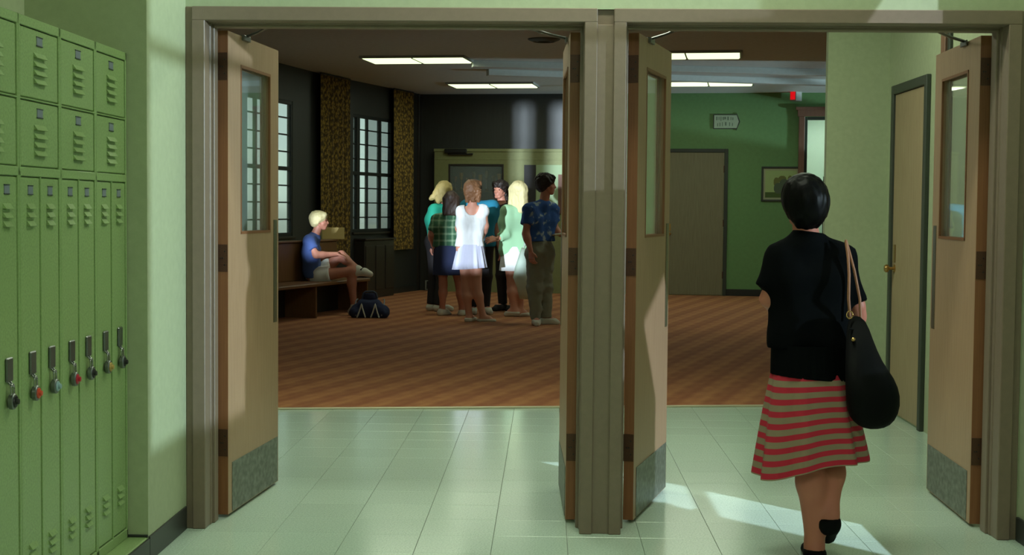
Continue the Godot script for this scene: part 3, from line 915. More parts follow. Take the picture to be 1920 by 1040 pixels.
func curtain(label: String, pts: Array, y0: float, y1: float, folds: int) -> void:   # pts: two world points of the track
	var a: Vector3 = pts[0]
	var b: Vector3 = pts[1]
	var d := (b - a); d.y = 0
	var L := d.length()
	d = d.normalized()
	var n := Vector3(-d.z, 0, d.x)
	var o := thing("curtain", label, "curtain", Vector3(a.x, y0, a.z))
	var mb := MB.new()
	var NX := folds * 8
	var rows := 10
	var P := []
	for r in rows + 1:
		var row := []
		for i in NX + 1:
			var u := float(i) / NX
			var am := 0.035 * (0.7 + 0.3 * float(r) / rows)
			row.append(d * (L * u) + Vector3(0, (y1 - y0) * (1.0 - float(r) / rows), 0) + n * (am * sin(TAU * folds * u + 0.3 * r / rows) + 0.04))
		P.append(row)
	for r in rows:
		for i in NX:
			var q0: Vector3 = P[r][i]; var q1: Vector3 = P[r][i + 1]; var q2: Vector3 = P[r + 1][i + 1]; var q3: Vector3 = P[r + 1][i]
			var na: Vector3 = (P[r][mini(i + 1, NX)] - P[r][maxi(i - 1, 0)]).cross(Vector3.DOWN).normalized()
			var nb: Vector3 = (P[r][mini(i + 2, NX)] - P[r][i]).cross(Vector3.DOWN).normalized()
			var sc := 1.6 / 0.8
			var t0 := Vector2(float(i) / NX * L * sc, r / 10.0 * (y1 - y0) / 0.8)
			var t1 := Vector2(float(i + 1) / NX * L * sc, r / 10.0 * (y1 - y0) / 0.8)
			var t2 := Vector2(t1.x, (r + 1) / 10.0 * (y1 - y0) / 0.8)
			var t3 := Vector2(t0.x, t2.y)
			mb.tri(q0, q1, q2, na, nb, nb, t0, t1, t2)
			mb.tri(q0, q2, q3, na, nb, na, t0, t2, t3)
	part("drape", o, mb, M.curtain)
	var rail := MB.new()
	rail.tube([Vector3(0, y1 - y0 + 0.012, 0) + n * 0.04, d * L + Vector3(0, y1 - y0 + 0.012, 0) + n * 0.04], 0.012, 6)
	part("rail", o, rail, M.dark_wood)

func furniture() -> void:
	# fluorescent fittings: four in view in the lobby, the others light the vestibule and the corridor
	var turn := deg_to_rad(-7.75)
	troffer(Vector3(-1.62, 3.2, -11.82), Vector2(1.25, 0.62), turn, 1.2, "lit two panel ceiling light nearer the curtains and the doorway")
	troffer(Vector3(-0.82, 3.2, -15.42), Vector2(1.25, 0.62), turn, 1.2, "lit two panel ceiling light above the students by the trophy case")
	troffer(Vector3(1.62, 3.2, -11.1), Vector2(1.25, 0.62), turn, 1.2, "lit two panel ceiling light over the carpet nearer the right doorway")
	troffer(Vector3(2.3, 3.2, -14.85), Vector2(1.25, 0.62), turn, 1.2, "lit two panel ceiling light in front of the green wall")
	troffer(Vector3(-0.75, 3.2, -2.2), Vector2(1.25, 0.62), 0.0, VEST, "added unseen two panel ceiling light just beyond the left doorway")  # unseen fitting, added to brighten the vestibule floor
	troffer(Vector3(1.1, 3.2, -2.3), Vector2(1.25, 0.62), 0.0, VEST * 0.42, "lit two panel ceiling light just beyond the right doorway")
	troffer(Vector3(0.3, 3.7, 0.75), Vector2(1.25, 0.3), 0.0, CORR * 0.42, "lit corridor ceiling light in front of the doorway")
	troffer(Vector3(0.3, 3.7, 6.6), Vector2(1.25, 0.3), 0.0, CORR, "lit corridor ceiling light farther from the doorway")
	# doors that are shut
	var side := wall_frame(Vector3(2.346, 0, 0), Vector3(-1, 0, 0))     # local x = z
	plain_door(5, "tan wooden door with dark frame in the light green side wall", side, -3.77, -2.985, 2.145, M.side_door, M.dark_trim, true, 0.06)
	var tf := wall_thing("trim_6", "brown timber frame high on the side wall behind the right door leaf", "door frame", side, -2.05, 0.0, "", "structure")
	part("post", tf, bx(0.47, 0, 0, 0.56, 2.95, 0.035, 0.004), M.brown_trim)
	part("post", tf, bx(-0.56, 0, 0, -0.47, 2.95, 0.035, 0.004), M.brown_trim)
	part("lintel", tf, bx(-0.47, 2.85, 0, 0.47, 2.95, 0.035, 0.004), M.brown_trim)
	part("stop", tf, bx(-0.47, 0, 0, -0.42, 2.85, 0.02, 0.003), M.dark_trim)
	var ga := onwall(1262, 400, BW).x
	var gb := onwall(1357, 400, BW).x
	plain_door(6, "grey brown flush door with dark frame in the green wall", BW, gb - 0.92, gb, 2.27, M.grey_door, M.dark_trim, true, 0.055)
	# glazed doorway with brown casing at the right end of the green wall
	var fa := onwall(1491, 400, BW).x
	var fb := onwall(1506, 400, BW).x
	var gd := wall_thing("door_7", "brown cased glazed doorway with pale light beyond in the green wall", "door", BW, fb, 0.0, "", "structure")
	part("casing", gd, boxes([[Vector3(fa - fb + 0.03, 0, 0), Vector3(0.0, 2.83, 0.04)], [Vector3(0.85, 0, 0), Vector3(0.97, 2.83, 0.04)], [Vector3(fa - fb + 0.01, 2.83, 0), Vector3(0.99, 2.95, 0.04)], [Vector3(fa - fb - 0.02, 2.93, 0), Vector3(1.02, 2.98, 0.06)]], 0.006), M.brown_trim)
	part("sash", gd, boxes([[Vector3(0.0, 0.0, -0.1), Vector3(0.045, 2.83, -0.06)], [Vector3(0.80, 0.0, -0.1), Vector3(0.85, 2.83, -0.06)], [Vector3(0.045, 2.78, -0.1), Vector3(0.80, 2.83, -0.06)], [Vector3(0.045, 0.0, -0.1), Vector3(0.80, 0.2, -0.06)], [Vector3(0.30, 0.2, -0.09), Vector3(0.335, 1.9, -0.07)]], 0.003), M.dark_trim)
	part("glass_pane", gd, bx(0.045, 0.2, -0.083, 0.80, 2.78, -0.078), M.glass)
	var rm := MB.new()    # small bright lobby behind it
	rm.x = BW * Transform3D(Basis(), Vector3(fb, 0, -0.25))
	for b in [[-0.9, -0.05, -2.1, 1.9, 3.19, -2.0], [-1.0, -0.05, -2.1, -0.9, 3.19, 0], [1.9, -0.05, -2.1, 2.0, 3.19, 0], [-1.0, 3.1, -2.1, 2.0, 3.19, 0], [-1.0, -0.1, -2.1, 2.0, -0.0, 0]]:
		rm.box(Vector3(b[0], b[1], b[2]), Vector3(b[3], b[4], b[5]))
	struct("wall_back_002", rm, mat(rgb(196, 220, 212), 0.6), "pale blue room seen through the glazed doorway", "room")
	troffer(BW * Vector3(fb + 0.5, 3.1, -1.3), Vector2(0.9, 0.5), turn, 2.6, "lit ceiling light inside the pale room behind the glazed doorway")
	# black base under the green wall
	struct("baseboard_back", bx(gb + 0.055, 0.009, 0, fa + 0.02, 0.115, 0.012, 0.003), M.baseboard, "black vinyl base along the green back wall", "baseboard", BW)
	# arrow sign
	var sp := onwall(1362, 228, BW)
	var sg := wall_thing("arrow_sign", "white arrow shaped sign with dark border on the green wall", "sign", BW, sp.x, sp.y)
	var sw := 0.205
	var shh := 0.115
	var ol := PackedVector2Array([Vector2(-sw, -shh), Vector2(sw - 0.05, -shh), Vector2(sw - 0.05, -shh - 0.03), Vector2(sw + 0.01, 0), Vector2(sw - 0.05, shh + 0.03), Vector2(sw - 0.05, shh), Vector2(-sw, shh)])
	var bm := MB.new()
	bm.prism(ol, 0.0, 0.012)
	part("border", sg, bm, M.dark_trim)
	var il := PackedVector2Array([Vector2(-sw + 0.014, -shh + 0.014), Vector2(sw - 0.045, -shh + 0.014), Vector2(sw - 0.012, 0), Vector2(sw - 0.045, shh - 0.014), Vector2(-sw + 0.014, shh - 0.014)])
	var fm := MB.new()
	fm.prism(il, 0.011, 0.015)
	part("face", sg, fm, M.sign_white)
	var strokes := MB.new()    # two rows of worn lettering strokes as they read in the photograph
	for q in [[-0.15, 0.05, 0.02, 0.07], [-0.115, 0.05, 0.012, 0.06], [-0.085, 0.045, 0.014, 0.085], [-0.05, 0.05, 0.02, 0.06], [-0.02, 0.055, 0.026, 0.05], [0.025, 0.05, 0.022, 0.07], [0.07, 0.05, 0.012, 0.06], [0.1, 0.045, 0.016, 0.05], [-0.135, -0.05, 0.014, 0.06], [-0.1, -0.045, 0.014, 0.07], [-0.06, -0.04, 0.012, 0.08], [-0.01, -0.035, 0.024, 0.07], [0.05, -0.04, 0.014, 0.07], [0.095, -0.045, 0.012, 0.06]]:
		strokes.box(Vector3(q[0] - q[2] * 0.5, q[1] - q[3] * 0.4, 0.0145), Vector3(q[0] + q[2] * 0.5, q[1] + q[3] * 0.4, 0.016))
	part("lettering", sg, strokes, mat(rgb(112, 132, 110), 0.7))
	# framed picture: still life in greens
	var pa := onwall(1428, 312, BW)
	var pb := onwall(1500, 378, BW)
	var pic := wall_thing("framed_picture", "dark framed print with pale mount on the green wall", "picture", BW, (pa.x + pb.x) * 0.5, pb.y)
	var pw: float = (pb.x - pa.x) * 0.5
	var ph: float = pa.y - pb.y
	part("frame", pic, boxes([[Vector3(-pw, 0, 0), Vector3(-pw + 0.03, ph, 0.025)], [Vector3(pw - 0.03, 0, 0), Vector3(pw, ph, 0.025)], [Vector3(-pw, 0, 0), Vector3(pw, 0.03, 0.025)], [Vector3(-pw, ph - 0.03, 0), Vector3(pw, ph, 0.025)]], 0.004), M.dark_trim)
	part("mount", pic, bx(-pw + 0.02, 0.02, 0, pw - 0.02, ph - 0.02, 0.008), mat(rgb(172, 176, 142), 0.7))
	var pi := Image.create(96, 80, false, Image.FORMAT_RGB8)
	pi.fill(rgb(168, 192, 128))
	pi.fill_rect(Rect2i(0, 64, 96, 16), rgb(74, 98, 44))
	for q in [[34, 34, 9, 14], [52, 26, 13, 11], [58, 44, 16, 20], [40, 52, 14, 16], [76, 38, 10, 24]]:
		for y in 80:
			for x in 96:
				if pow((x - q[0]) / float(q[2]), 2) + pow((y - q[1]) / float(q[3]), 2) < 1.0:
					pi.set_pixel(x, y, rgb(112, 116, 62) if q[1] < 40 else rgb(82, 98, 76))
	var pm := mat(Color.WHITE, 0.6)
	pm.albedo_texture = ImageTexture.create_from_image(pi)
	var pq := MB.new()
	pq.quad(Vector3(-pw + 0.06, 0.06, 0.0095), Vector3(pw - 0.06, 0.06, 0.0095), Vector3(pw - 0.06, ph - 0.06, 0.0095), Vector3(-pw + 0.06, ph - 0.06, 0.0095), Vector3.BACK)
	part("print", pic, pq, pm)
	# exit box seen edge-on
	var ex := onwall(1490, 170, BW)
	var eo := thing("exit_sign", "small red lit exit box under the ceiling at the green wall", "exit sign", BW * Vector3(ex.x, 3.06, 0.16))
	eo.basis = BW.basis.rotated(Vector3.UP, deg_to_rad(-40))
	part("case", eo, bx(-0.06, 0, -0.1, 0.06, 0.2, 0.05, 0.006), M.lamp_body)
	part("red_face", eo, bx(-0.045, 0.02, 0.048, 0.045, 0.18, 0.056), M.exit_red)
	part("bracket", eo, bx(-0.015, 0.19, -0.03, 0.015, 0.14 + 0.0, 0.0), M.lamp_body)
	part("stem", eo, bx(-0.012, 0.19, -0.04, 0.012, 0.215, -0.016), M.lamp_body)
	# olive panelled section with trophy case on the back wall
	var oa := onwall(820, 288, BW)
	var ob := onwall(1165, 288, BW)
	var op := wall_thing("trim_7", "olive painted lower section of the back wall with a pale top rail", "wall panel", BW, oa.x, 0.0, "", "structure")
	var ca := onwall(846, 308, BW)
	var cb := onwall(948, 400, BW)
	part("panel", op, boxes([[Vector3(0, 0.0, 0), Vector3(ca.x - oa.x, 2.26, 0.22)], [Vector3(cb.x - oa.x, 0.0, 0), Vector3(ob.x - oa.x, 2.26, 0.22)], [Vector3(ca.x - oa.x, 0, 0), Vector3(cb.x - oa.x, cb.y - 0.2, 0.22)], [Vector3(ca.x - oa.x, ca.y, 0), Vector3(cb.x - oa.x, 2.26, 0.22)]]), M.olive_wall)
	part("top_rail", op, bx(-0.01, 2.26, 0, ob.x - oa.x, 2.31, 0.235, 0.005), M.olive_wall)
	part("batten", op, bx(0.0, 2.13, 0.22, ob.x - oa.x, 2.15, 0.228, 0.002), M.olive_wall)
	var cw: float = cb.x - ca.x
	var tc := wall_thing("trophy_case", "dark recessed display case with glass front in the olive wall", "display case", BW, ca.x, cb.y - 0.2)
	var chh: float = ca.y - cb.y + 0.2
	part("back_board", tc, bx(0.004, 0.004, 0.002, cw - 0.004, chh - 0.004, 0.012), mat(rgb(58, 64, 74), 0.6))
	part("case_frame", tc, boxes([[Vector3(0.002, 0.002, 0.01), Vector3(0.03, chh - 0.002, 0.226)], [Vector3(cw - 0.03, 0.002, 0.01), Vector3(cw - 0.002, chh - 0.002, 0.226)], [Vector3(0.03, 0.002, 0.01), Vector3(cw - 0.03, 0.03, 0.226)], [Vector3(0.03, chh - 0.03, 0.01), Vector3(cw - 0.03, chh - 0.002, 0.226)]], 0.003), M.dark_wood)
	part("shelf", tc, bx(0.03, chh * 0.55, 0.012, cw - 0.03, chh * 0.55 + 0.015, 0.19), M.dark_wood)
	part("glass_pane", tc, bx(0.03, 0.03, 0.208, cw - 0.03, chh - 0.03, 0.212), M.glass)
	var tall := [0.24, 0.30, 0.22, 0.32, 0.27, 0.34, 0.25, 0.29]
	for k in 8:
		var x := 0.09 + (cw - 0.18) * k / 7.0
		var gold := k % 3 == 1
		var tr := wall_thing("trophy", "slim gold trophy cup standing on the display case shelf" if gold else "slim silver trophy cup standing on the display case shelf", "trophy", BW, ca.x + x, cb.y - 0.2 + chh * 0.55 + 0.015, "trophies in the display case")
		tr.position += BW.basis.z * 0.11
		var th: float = tall[k]
		var s := MB.new()
		s.lathe([Vector2(0, 0), Vector2(0.03, 0), Vector2(0.03, 0.04), Vector2(0, 0.04)], 12)
		part("plinth", tr, s, M.dark_wood)
		var cp := MB.new()
		cp.lathe([Vector2(0.02, 0.04), Vector2(0.008, 0.06), Vector2(0.008, th * 0.55), Vector2(0.024, th * 0.62), Vector2(0.034, th * 0.9), Vector2(0.036, th * 0.97), Vector2(0.028, th * 0.95), Vector2(0, th * 0.66)], 12)
		part("cup", tr, cp, M.brass if gold else M.chrome)
	var cz := BW.translated_local(Vector3(0, 0, 0.22))
	var n1 := onwall(983, 309, cz)
	var n2 := onwall(1004, 390, cz)
	single("notice", bx(0, 0, 0.0, n2.x - n1.x, n1.y - n2.y, 0.012, 0.002), mat(rgb(40, 38, 40), 0.6), "black narrow notice panel beside the pale board on the olive wall", "notice", "", "", cz.translated_local(Vector3(n1.x, n2.y, 0)))
	var m1 := onwall(1005.5, 309, cz)
	var m2 := onwall(1062, 400, cz)
	single("notice_board", bx(0, 0, 0.0, m2.x - m1.x + 0.25, m1.y - m2.y, 0.016, 0.003), mat(rgb(150, 170, 132), 0.7), "pale green notice board on the olive wall behind the blue shirt", "notice board", "", "", cz.translated_local(Vector3(m1.x, m2.y, 0)))
	var r1 := onwall(1047, 327, cz)
	single("poster", bx(0, 0, 0.016, 0.3, 0.62, 0.02), mat(rgb(112, 80, 66), 0.7), "reddish brown poster pinned to the pale notice board", "poster", "", "", cz.translated_local(Vector3(r1.x, r1.y - 0.62, 0)))
	var d1 := onwall(840, 279, BW)
	var dc := wall_thing("door_closer", "black hydraulic closer above the olive panel near the corner", "door closer", BW, d1.x, d1.y - 0.06)
	dc.position += BW.basis.z * 0.236
	part("closer_body", dc, bx(0, -0.02, 0, 0.36, 0.05, 0.06, 0.01), M.black)
	part("closer_arm", dc, bx(0.05, -0.045, 0.01, 0.46, -0.02, 0.035, 0.004), M.black)
	# corner post and small grille
	var kp := onwall(783, 400, BW)
	struct("trim_8", bx(kp.x - 0.06, 0, 0.0, kp.x + 0.05, 3.2, 0.12, 0.01), M.dark_wood, "dark corner post where the window wall meets the back wall", "corner post", BW)
	var g1 := onwall(791, 527, cz)
	var gv := wall_thing("floor_grille", "white rimmed wall grille low beside the corner post", "grille", BW, g1.x + 0.01, 0.012)
	part("rim", gv, boxes([[Vector3(0, 0, 0), Vector3(0.02, 0.16, 0.03)], [Vector3(0.23, 0, 0), Vector3(0.25, 0.16, 0.03)], [Vector3(0, 0, 0), Vector3(0.25, 0.02, 0.03)], [Vector3(0, 0.145, 0), Vector3(0.25, 0.16, 0.03)]], 0.003), mat(rgb(170, 176, 168), 0.5))
	for k in 4: part("slat", gv, bx(0.02, 0.035 + 0.028 * k, 0.01, 0.23, 0.043 + 0.028 * k, 0.02), M.steel)
	# curtains
	var ca0 := S1 * Vector3(onwall(601, 300, S1.translated_local(Vector3(0, 0, 0.1))).x, 0, 0.06)
	var cb0 := S2 * Vector3(onwall(656, 300, S2.translated_local(Vector3(0, 0, 0.1))).x, 0, 0.06)
	curtain("wide ochre and brown printed curtain behind the seated boy", [ca0, cb0], 0.62, 3.17, 6)
	var cc0 := S2 * Vector3(onwall(738, 300, S2.translated_local(Vector3(0, 0, 0.09))).x, 0, 0.05)
	var cd0 := S2 * Vector3(onwall(775, 300, S2.translated_local(Vector3(0, 0, 0.09))).x, 0, 0.05)
	curtain("narrow ochre and brown printed curtain near the corner post", [cc0, cd0], 0.70, 3.17, 5)
	# boxed radiator under the far window
	var ra := onwall(664, 460, S2).x
	var rb := onwall(720, 460, S2).x
	var rad := wall_thing("radiator_cover", "dark wooden radiator cover below the far window", "radiator cover", S2, ra, 0.009)
	part("carcass", rad, bx(0, 0.0, 0.0, rb - ra, 0.86, 0.17, 0.008), M.dark_wood)
	part("top_board", rad, bx(-0.02, 0.86, 0.0, rb - ra + 0.02, 0.89, 0.20, 0.006), M.dark_wood)
	for k in 3:
		var xa: float = (rb - ra) * (k + 0.08) / 3.0
		var xb: float = (rb - ra) * (k + 0.92) / 3.0
		part("front_panel", rad, bx(xa, 0.12, 0.165, xb, 0.78, 0.182, 0.006), M.dark_wood)
	struct("baseboard_left_001", bx(0, 0.009, 0, 3.5, 0.12, 0.02, 0.004), M.baseboard, "black base along the window wall beyond the bench", "baseboard", S2)
	# bench along the window wall
	var f0 := ony(528, 606, 0.009)
	var f1 := ony(594.5, 596, 0.009)
	var bdir := (f1 - f0); bdir.y = 0; bdir = bdir.normalized()
	var bt := wall_frame(f0, Vector3(-bdir.z, 0, bdir.x))      # local x runs away from the camera, z towards the room
	var bn := thing("bench", "brown wooden bench with a high back along the window wall", "bench", f0)
	bn.basis = bt.basis
	var L := 2.35
	part("seat", bn, bx(-1.1, 0.385, -0.46, L, 0.425, 0.03, 0.008), M.bench)
	part("backrest", bn, bx(-1.1, 0.425, -0.50, L, 0.90, -0.455, 0.008), M.bench)
	part("back_cap", bn, bx(-1.1, 0.90, -0.58, L, 0.925, -0.44, 0.006), M.bench)
	for x in [-1.06, 0.0 + (f1 - f0).length() - 0.035, L - 0.04]:
		part("end_panel", bn, bx(x, 0.0, -0.46, x + 0.035, 0.385, 0.0, 0.004), M.bench)
	part("toe_board", bn, bx(-1.06, 0.0, -0.44, L - 0.02, 0.385, -0.42), M.dark_wood)
	# carton on the bench back
	var bk := bt.translated_local(Vector3(0, 0, -0.46))
	var k1 := onwall(606, 460, bk)
	var k2 := onwall(650, 460, bk)
	var cx0 := thing("cardboard_carton", "pale yellow carton resting on the top of the bench back", "carton", bt * Vector3((k1.x + k2.x) * 0.5 + 0.02, 0.925, -0.51))
	cx0.basis = bt.basis.rotated(Vector3.UP, deg_to_rad(-52))
	part("carton_body", cx0, bx(-0.15, 0.0, -0.055, 0.15, 0.15, 0.055, 0.004), M.carton)
	part("flap", cx0, bx(-0.148, 0.15, -0.053, 0.148, 0.154, -0.002, 0.001), M.carton)
	part("flap", cx0, bx(-0.148, 0.15, 0.002, 0.148, 0.154, 0.053, 0.001), M.carton)
	# duffel bag on the carpet
	var g0 := ony(655, 596.5, 0.009)
	var gq := ony(727, 596.5, 0.009)
	var bw: float = (gq - g0).length()
	var bag := thing("duffel_bag", "navy duffel bag with white piping and straps on the carpet", "bag", (g0 + gq) * 0.5 + Vector3(0, 0, -0.11))
	var B := Blob.new()
	B.cell = 0.013; B.k = 60
	B.cone(Vector3(-bw * 0.32, 0.08, 0), Vector3(bw * 0.32, 0.08, 0), 0.085, 0.085)
	B.cone(Vector3(-bw * 0.15, 0.15, 0), Vector3(bw * 0.15, 0.15, 0), 0.085, 0.08)
	B.ell(Vector3(-bw * 0.36, 0.06, 0), Vector3(0.075, 0.06, 0.11)); B.ell(Vector3(bw * 0.36, 0.06, 0), Vector3(0.075, 0.06, 0.11))
	B.rough = 0.012; B.rough_freq = Vector3(9, 9, 9)
	B.cuts = [Plane(Vector3.UP, 0.0)]
	var gm := MB.new()
	B.emit(gm)
	part("bag_body", bag, gm, M.cloth_navy)
	for s in [-0.30, 0.06]:
		var st := MB.new()
		var pts := []
		for a in 9:
			var t := a / 8.0
			pts.append(Vector3(bw * s + bw * (0.22 * t + 0.03 * sin(TAU * t)), 0.01 + 0.165 * sin(PI * t), 0.112 - 0.02 * sin(PI * t) + 0.012))
		st.tube(pts, 0.009, 6)
		part("strap", bag, st, mat(rgb(196, 198, 190), 0.8))
	for s in [-1.0, 1.0]:
		var st := MB.new()
		var pts := []
		for a in 9:
			var an := PI * a / 8.0
			pts.append(Vector3(s * (bw * 0.40 - 0.03 + 0.02 * sin(an)), 0.03 + 0.19 * sin(an * 0.55), 0.105 * cos(an)))
		st.tube(pts, 0.007, 6)
		part("piping", bag, st, mat(rgb(120, 130, 138), 0.8))
	var hd := MB.new()
	hd.tube([Vector3(-bw * 0.2, 0.235, 0.0), Vector3(-bw * 0.17, 0.30, 0.01), Vector3(-bw * 0.1, 0.32, 0.01), Vector3(bw * 0.1, 0.32, 0.01), Vector3(bw * 0.17, 0.30, 0.01), Vector3(bw * 0.2, 0.235, 0.0)], 0.011, 6)
	part("handle", bag, hd, mat(rgb(70, 80, 100), 0.8))
	var fp := MB.new()
	fp.pillow([Vector3(-bw * 0.19, 0.22, 0), Vector3(bw * 0.19, 0.22, 0), Vector3(bw * 0.15, 0.305, 0), Vector3(-bw * 0.15, 0.305, 0)], Vector3(0, 0.26, 0), 0.035, 4)
	part("top_pocket", bag, fp, M.cloth_navy)
	# round air vent in the ceiling
	var vp := ony(1020, 73, 3.2)
	var vn := thing("ceiling_vent", "round grey air vent in the ceiling nearer the doorway", "vent", vp)
	var vm := MB.new()
	vm.lathe([Vector2(0.0, -0.012), Vector2(0.06, -0.012), Vector2(0.07, -0.03), Vector2(0.11, -0.02), Vector2(0.12, -0.032), Vector2(0.17, -0.012), Vector2(0.18, 0.0)], 24)
	part("diffuser", vn, vm, M.dark_trim)

# ---------------------------------------------------------------- people
# Joints are world points; l is picture left of the body when seen from behind, r picture right.
func skeleton(base: Vector3, h: float, yaw: float, over := {}) -> Dictionary:
	var J := {"hipc": Vector3(0, .53, 0), "waist": Vector3(0, .61, 0), "chest": Vector3(0, .735, 0), "neck": Vector3(0, .835, .006), "head": Vector3(0, .925, -.008)}
	for s in [["l", -1.0], ["r", 1.0]]:
		var k: String = s[0]
		var q: float = s[1]
		J["s" + k] = Vector3(q * .104, .805, .004); J["e" + k] = Vector3(q * .135, .635, .02); J["w" + k] = Vector3(q * .145, .485, -.03)
		J["h" + k] = Vector3(q * .052, .51, 0); J["k" + k] = Vector3(q * .052, .282, -.012); J["a" + k] = Vector3(q * .05, .05, .014); J["t" + k] = Vector3(q * .062, .016, -.095)
	var b := Basis(Vector3.UP, yaw)
	for k in J: J[k] = base + b * (J[k] * h)
	for k in over: J[k] = over[k]
	J["fwd"] = b * Vector3.FORWARD
	J["look"] = b
	return J
func joints_px(z: float, d: Dictionary) -> Dictionary:    # name: [u, v, dz]
	var o := {}
	for k in d:
		o[k] = onz(d[k][0], d[k][1], z + (d[k][2] if d[k].size() > 2 else 0.0))
	return o

func torso(B: Blob, J: Dictionary, h: float, w: float, off: float, upper := true) -> void:
	var lat: Vector3 = (J.sr - J.sl).normalized()
	var hlat: Vector3 = (J.hr - J.hl).normalized()
	var wl := (lat + hlat).normalized()
	for s in [-1.0, 1.0]:
		var p0: Vector3 = J.hipc + hlat * (s * .05 * h * w)
		var p1: Vector3 = J.waist + wl * (s * .042 * h * w)
		var p2: Vector3 = J.chest + lat * (s * .058 * h * w)
		B.cone(p0, p1, .062 * h + off, .05 * h + off)
		B.cone(p1, p2, .05 * h + off, .058 * h + off)
		if upper:
			var sh: Vector3 = J.sl if s < 0 else J.sr
			B.cone(p2, sh.lerp(J.neck, 0.12) - Vector3(0, .012 * h, 0), .055 * h + off, .033 * h + off)
			B.cone(J.neck - Vector3(0, .02 * h, 0), sh, .03 * h + off, .031 * h + off)
	B.cone(J.chest, J.neck - Vector3(0, .03 * h, 0), .05 * h + off, .035 * h + off)
	B.cone(J.hipc, J.chest, .05 * h + off, .05 * h + off)

func leg(B: Blob, J: Dictionary, k: String, h: float, off := 0.0, calf := true) -> void:
	B.cone(J["h" + k], J["k" + k], .052 * h + off, .032 * h + off)
	if calf:
		var m: Vector3 = J["k" + k].lerp(J["a" + k], 0.32) - J.fwd * .010 * h
		B.cone(J["k" + k], m, .030 * h + off, .033 * h + off)
		B.cone(m, J["a" + k], .033 * h + off, .021 * h + off)

func foot(B: Blob, J: Dictionary, k: String, h: float, off := 0.0) -> void:
	var a: Vector3 = J["a" + k]
	var t: Vector3 = J["t" + k]
	var d := (t - a)
	var heel := a - Vector3(0, .024 * h, 0) - Vector3(d.x, 0, d.z).normalized() * .018 * h
	B.cone(heel, a.lerp(t, 0.55), .021 * h + off, .022 * h + off)
	B.cone(a.lerp(t, 0.5), t, .022 * h + off, .017 * h + off)
	B.cone(a, heel, .021 * h + off, .021 * h + off)

func arm(B: Blob, J: Dictionary, k: String, h: float, off := 0.0) -> void:
	var g: float = h * J.get("arm_width", 1.0)
	B.cone(J["s" + k], J["e" + k], .029 * g + off, .022 * g + off)
	B.cone(J["e" + k], J["e" + k].lerp(J["w" + k], 0.3), .022 * g + off, .0225 * g + off)
	B.cone(J["e" + k].lerp(J["w" + k], 0.3), J["w" + k], .0225 * g + off, .0165 * g + off)

func hand(B: Blob, wrist: Vector3, dir: Vector3, palm: Vector3, thumb: Vector3, s: float, curl: float) -> void:   # palm: normal out of the palm, thumb: side of the thumb
	var d := dir.normalized()
	var pn := (palm - d * palm.dot(d)).normalized()
	var th := (thumb - d * thumb.dot(d) - pn * thumb.dot(pn)).normalized()
	for q in [-0.55, -0.18, 0.18, 0.55]:
		B.cone(wrist + th * (q * .026 * s), wrist + d * .085 * s + th * (q * .062 * s), .014 * s, .0115 * s)
	var lens := [0.074, 0.084, 0.078, 0.060]
	for i in 4:
		var base := wrist + d * .086 * s + th * ((0.036 - 0.024 * i) * s)
		var L: float = lens[i] * s
		var an := curl * 0.5
		var p := base
		for seg in 3:
			var dd := d * cos(an) + pn * sin(an) + th * (0.10 - 0.07 * i)
			var q: Vector3 = p + dd.normalized() * L * [0.45, 0.31, 0.24][seg]
			B.cone(p, q, (.0095 - .0010 * seg) * s, (.0088 - .0011 * seg) * s)
			p = q
			an += curl
	var t0 := wrist + d * .025 * s + th * .026 * s
	var t1 := t0 + (d * 0.7 + th * 0.75 + pn * 0.25).normalized() * .042 * s
	var t2 := t1 + (d * 0.9 + th * 0.35 + pn * 0.45).normalized() * .032 * s
	B.cone(t0, t1, .013 * s, .0105 * s)
	B.cone(t1, t2, .0105 * s, .0082 * s)

func head(B: Blob, c: Vector3, look: Basis, s: float) -> void:    # s = 1 for an adult head 0.225 m high
	var f := func(x, y, z): return c + look * (Vector3(x, y, z) * s)
	B.ell(f.call(0, 0.022, 0.012), Vector3(0.073, 0.088, 0.092) * s, look)
	B.ell(f.call(0, -0.035, -0.028), Vector3(0.056, 0.068, 0.060) * s, look)
	B.cone(f.call(-0.02, -0.088, -0.062), f.call(0.02, -0.088, -0.062), .020 * s, .020 * s)
	B.cone(f.call(-0.048, -0.05, -0.0), f.call(-0.022, -0.088, -0.05), .018 * s, .018 * s)
	B.cone(f.call(0.048, -0.05, -0.0), f.call(0.022, -0.088, -0.05), .018 * s, .018 * s)
	B.cone(f.call(0, 0.008, -0.083), f.call(0, -0.026, -0.105), .008 * s, .012 * s)
	B.cone(f.call(-0.012, -0.030, -0.088), f.call(0.012, -0.030, -0.088), .009 * s, .009 * s)
	B.cone(f.call(-0.016, -0.054, -0.083), f.call(0.016, -0.054, -0.083), .008 * s, .008 * s)
	B.cone(f.call(-0.013, -0.066, -0.081), f.call(0.013, -0.066, -0.081), .008 * s, .008 * s)
	for q in [-1.0, 1.0]:
		B.cone(f.call(q * 0.012, 0.018, -0.078), f.call(q * 0.045, 0.018, -0.066), .011 * s, .010 * s)
		B.cone(f.call(q * 0.074, 0.012, 0.012), f.call(q * 0.070, -0.028, 0.006), .012 * s, .008 * s)
		B.cone(f.call(q * 0.03, -0.02, -0.066), f.call(q * 0.046, -0.03, -0.046), .016 * s, .016 * s)

func eyes(p: Node3D, c: Vector3, look: Basis, s: float, origin: Vector3) -> void:
	for q in [-1.0, 1.0]:
		var mb := MB.new()
		mb.x = Transform3D(look, c + look * (Vector3(q * 0.031, 0.0, -0.0765) * s) - origin)
		mb.lathe([Vector2(0, -0.010 * s), Vector2(0.008 * s, -0.005 * s), Vector2(0.010 * s, 0), Vector2(0.008 * s, 0.005 * s), Vector2(0, 0.010 * s)], 10)
		part("eye", p, mb, mat(rgb(60, 44, 36), 0.3))

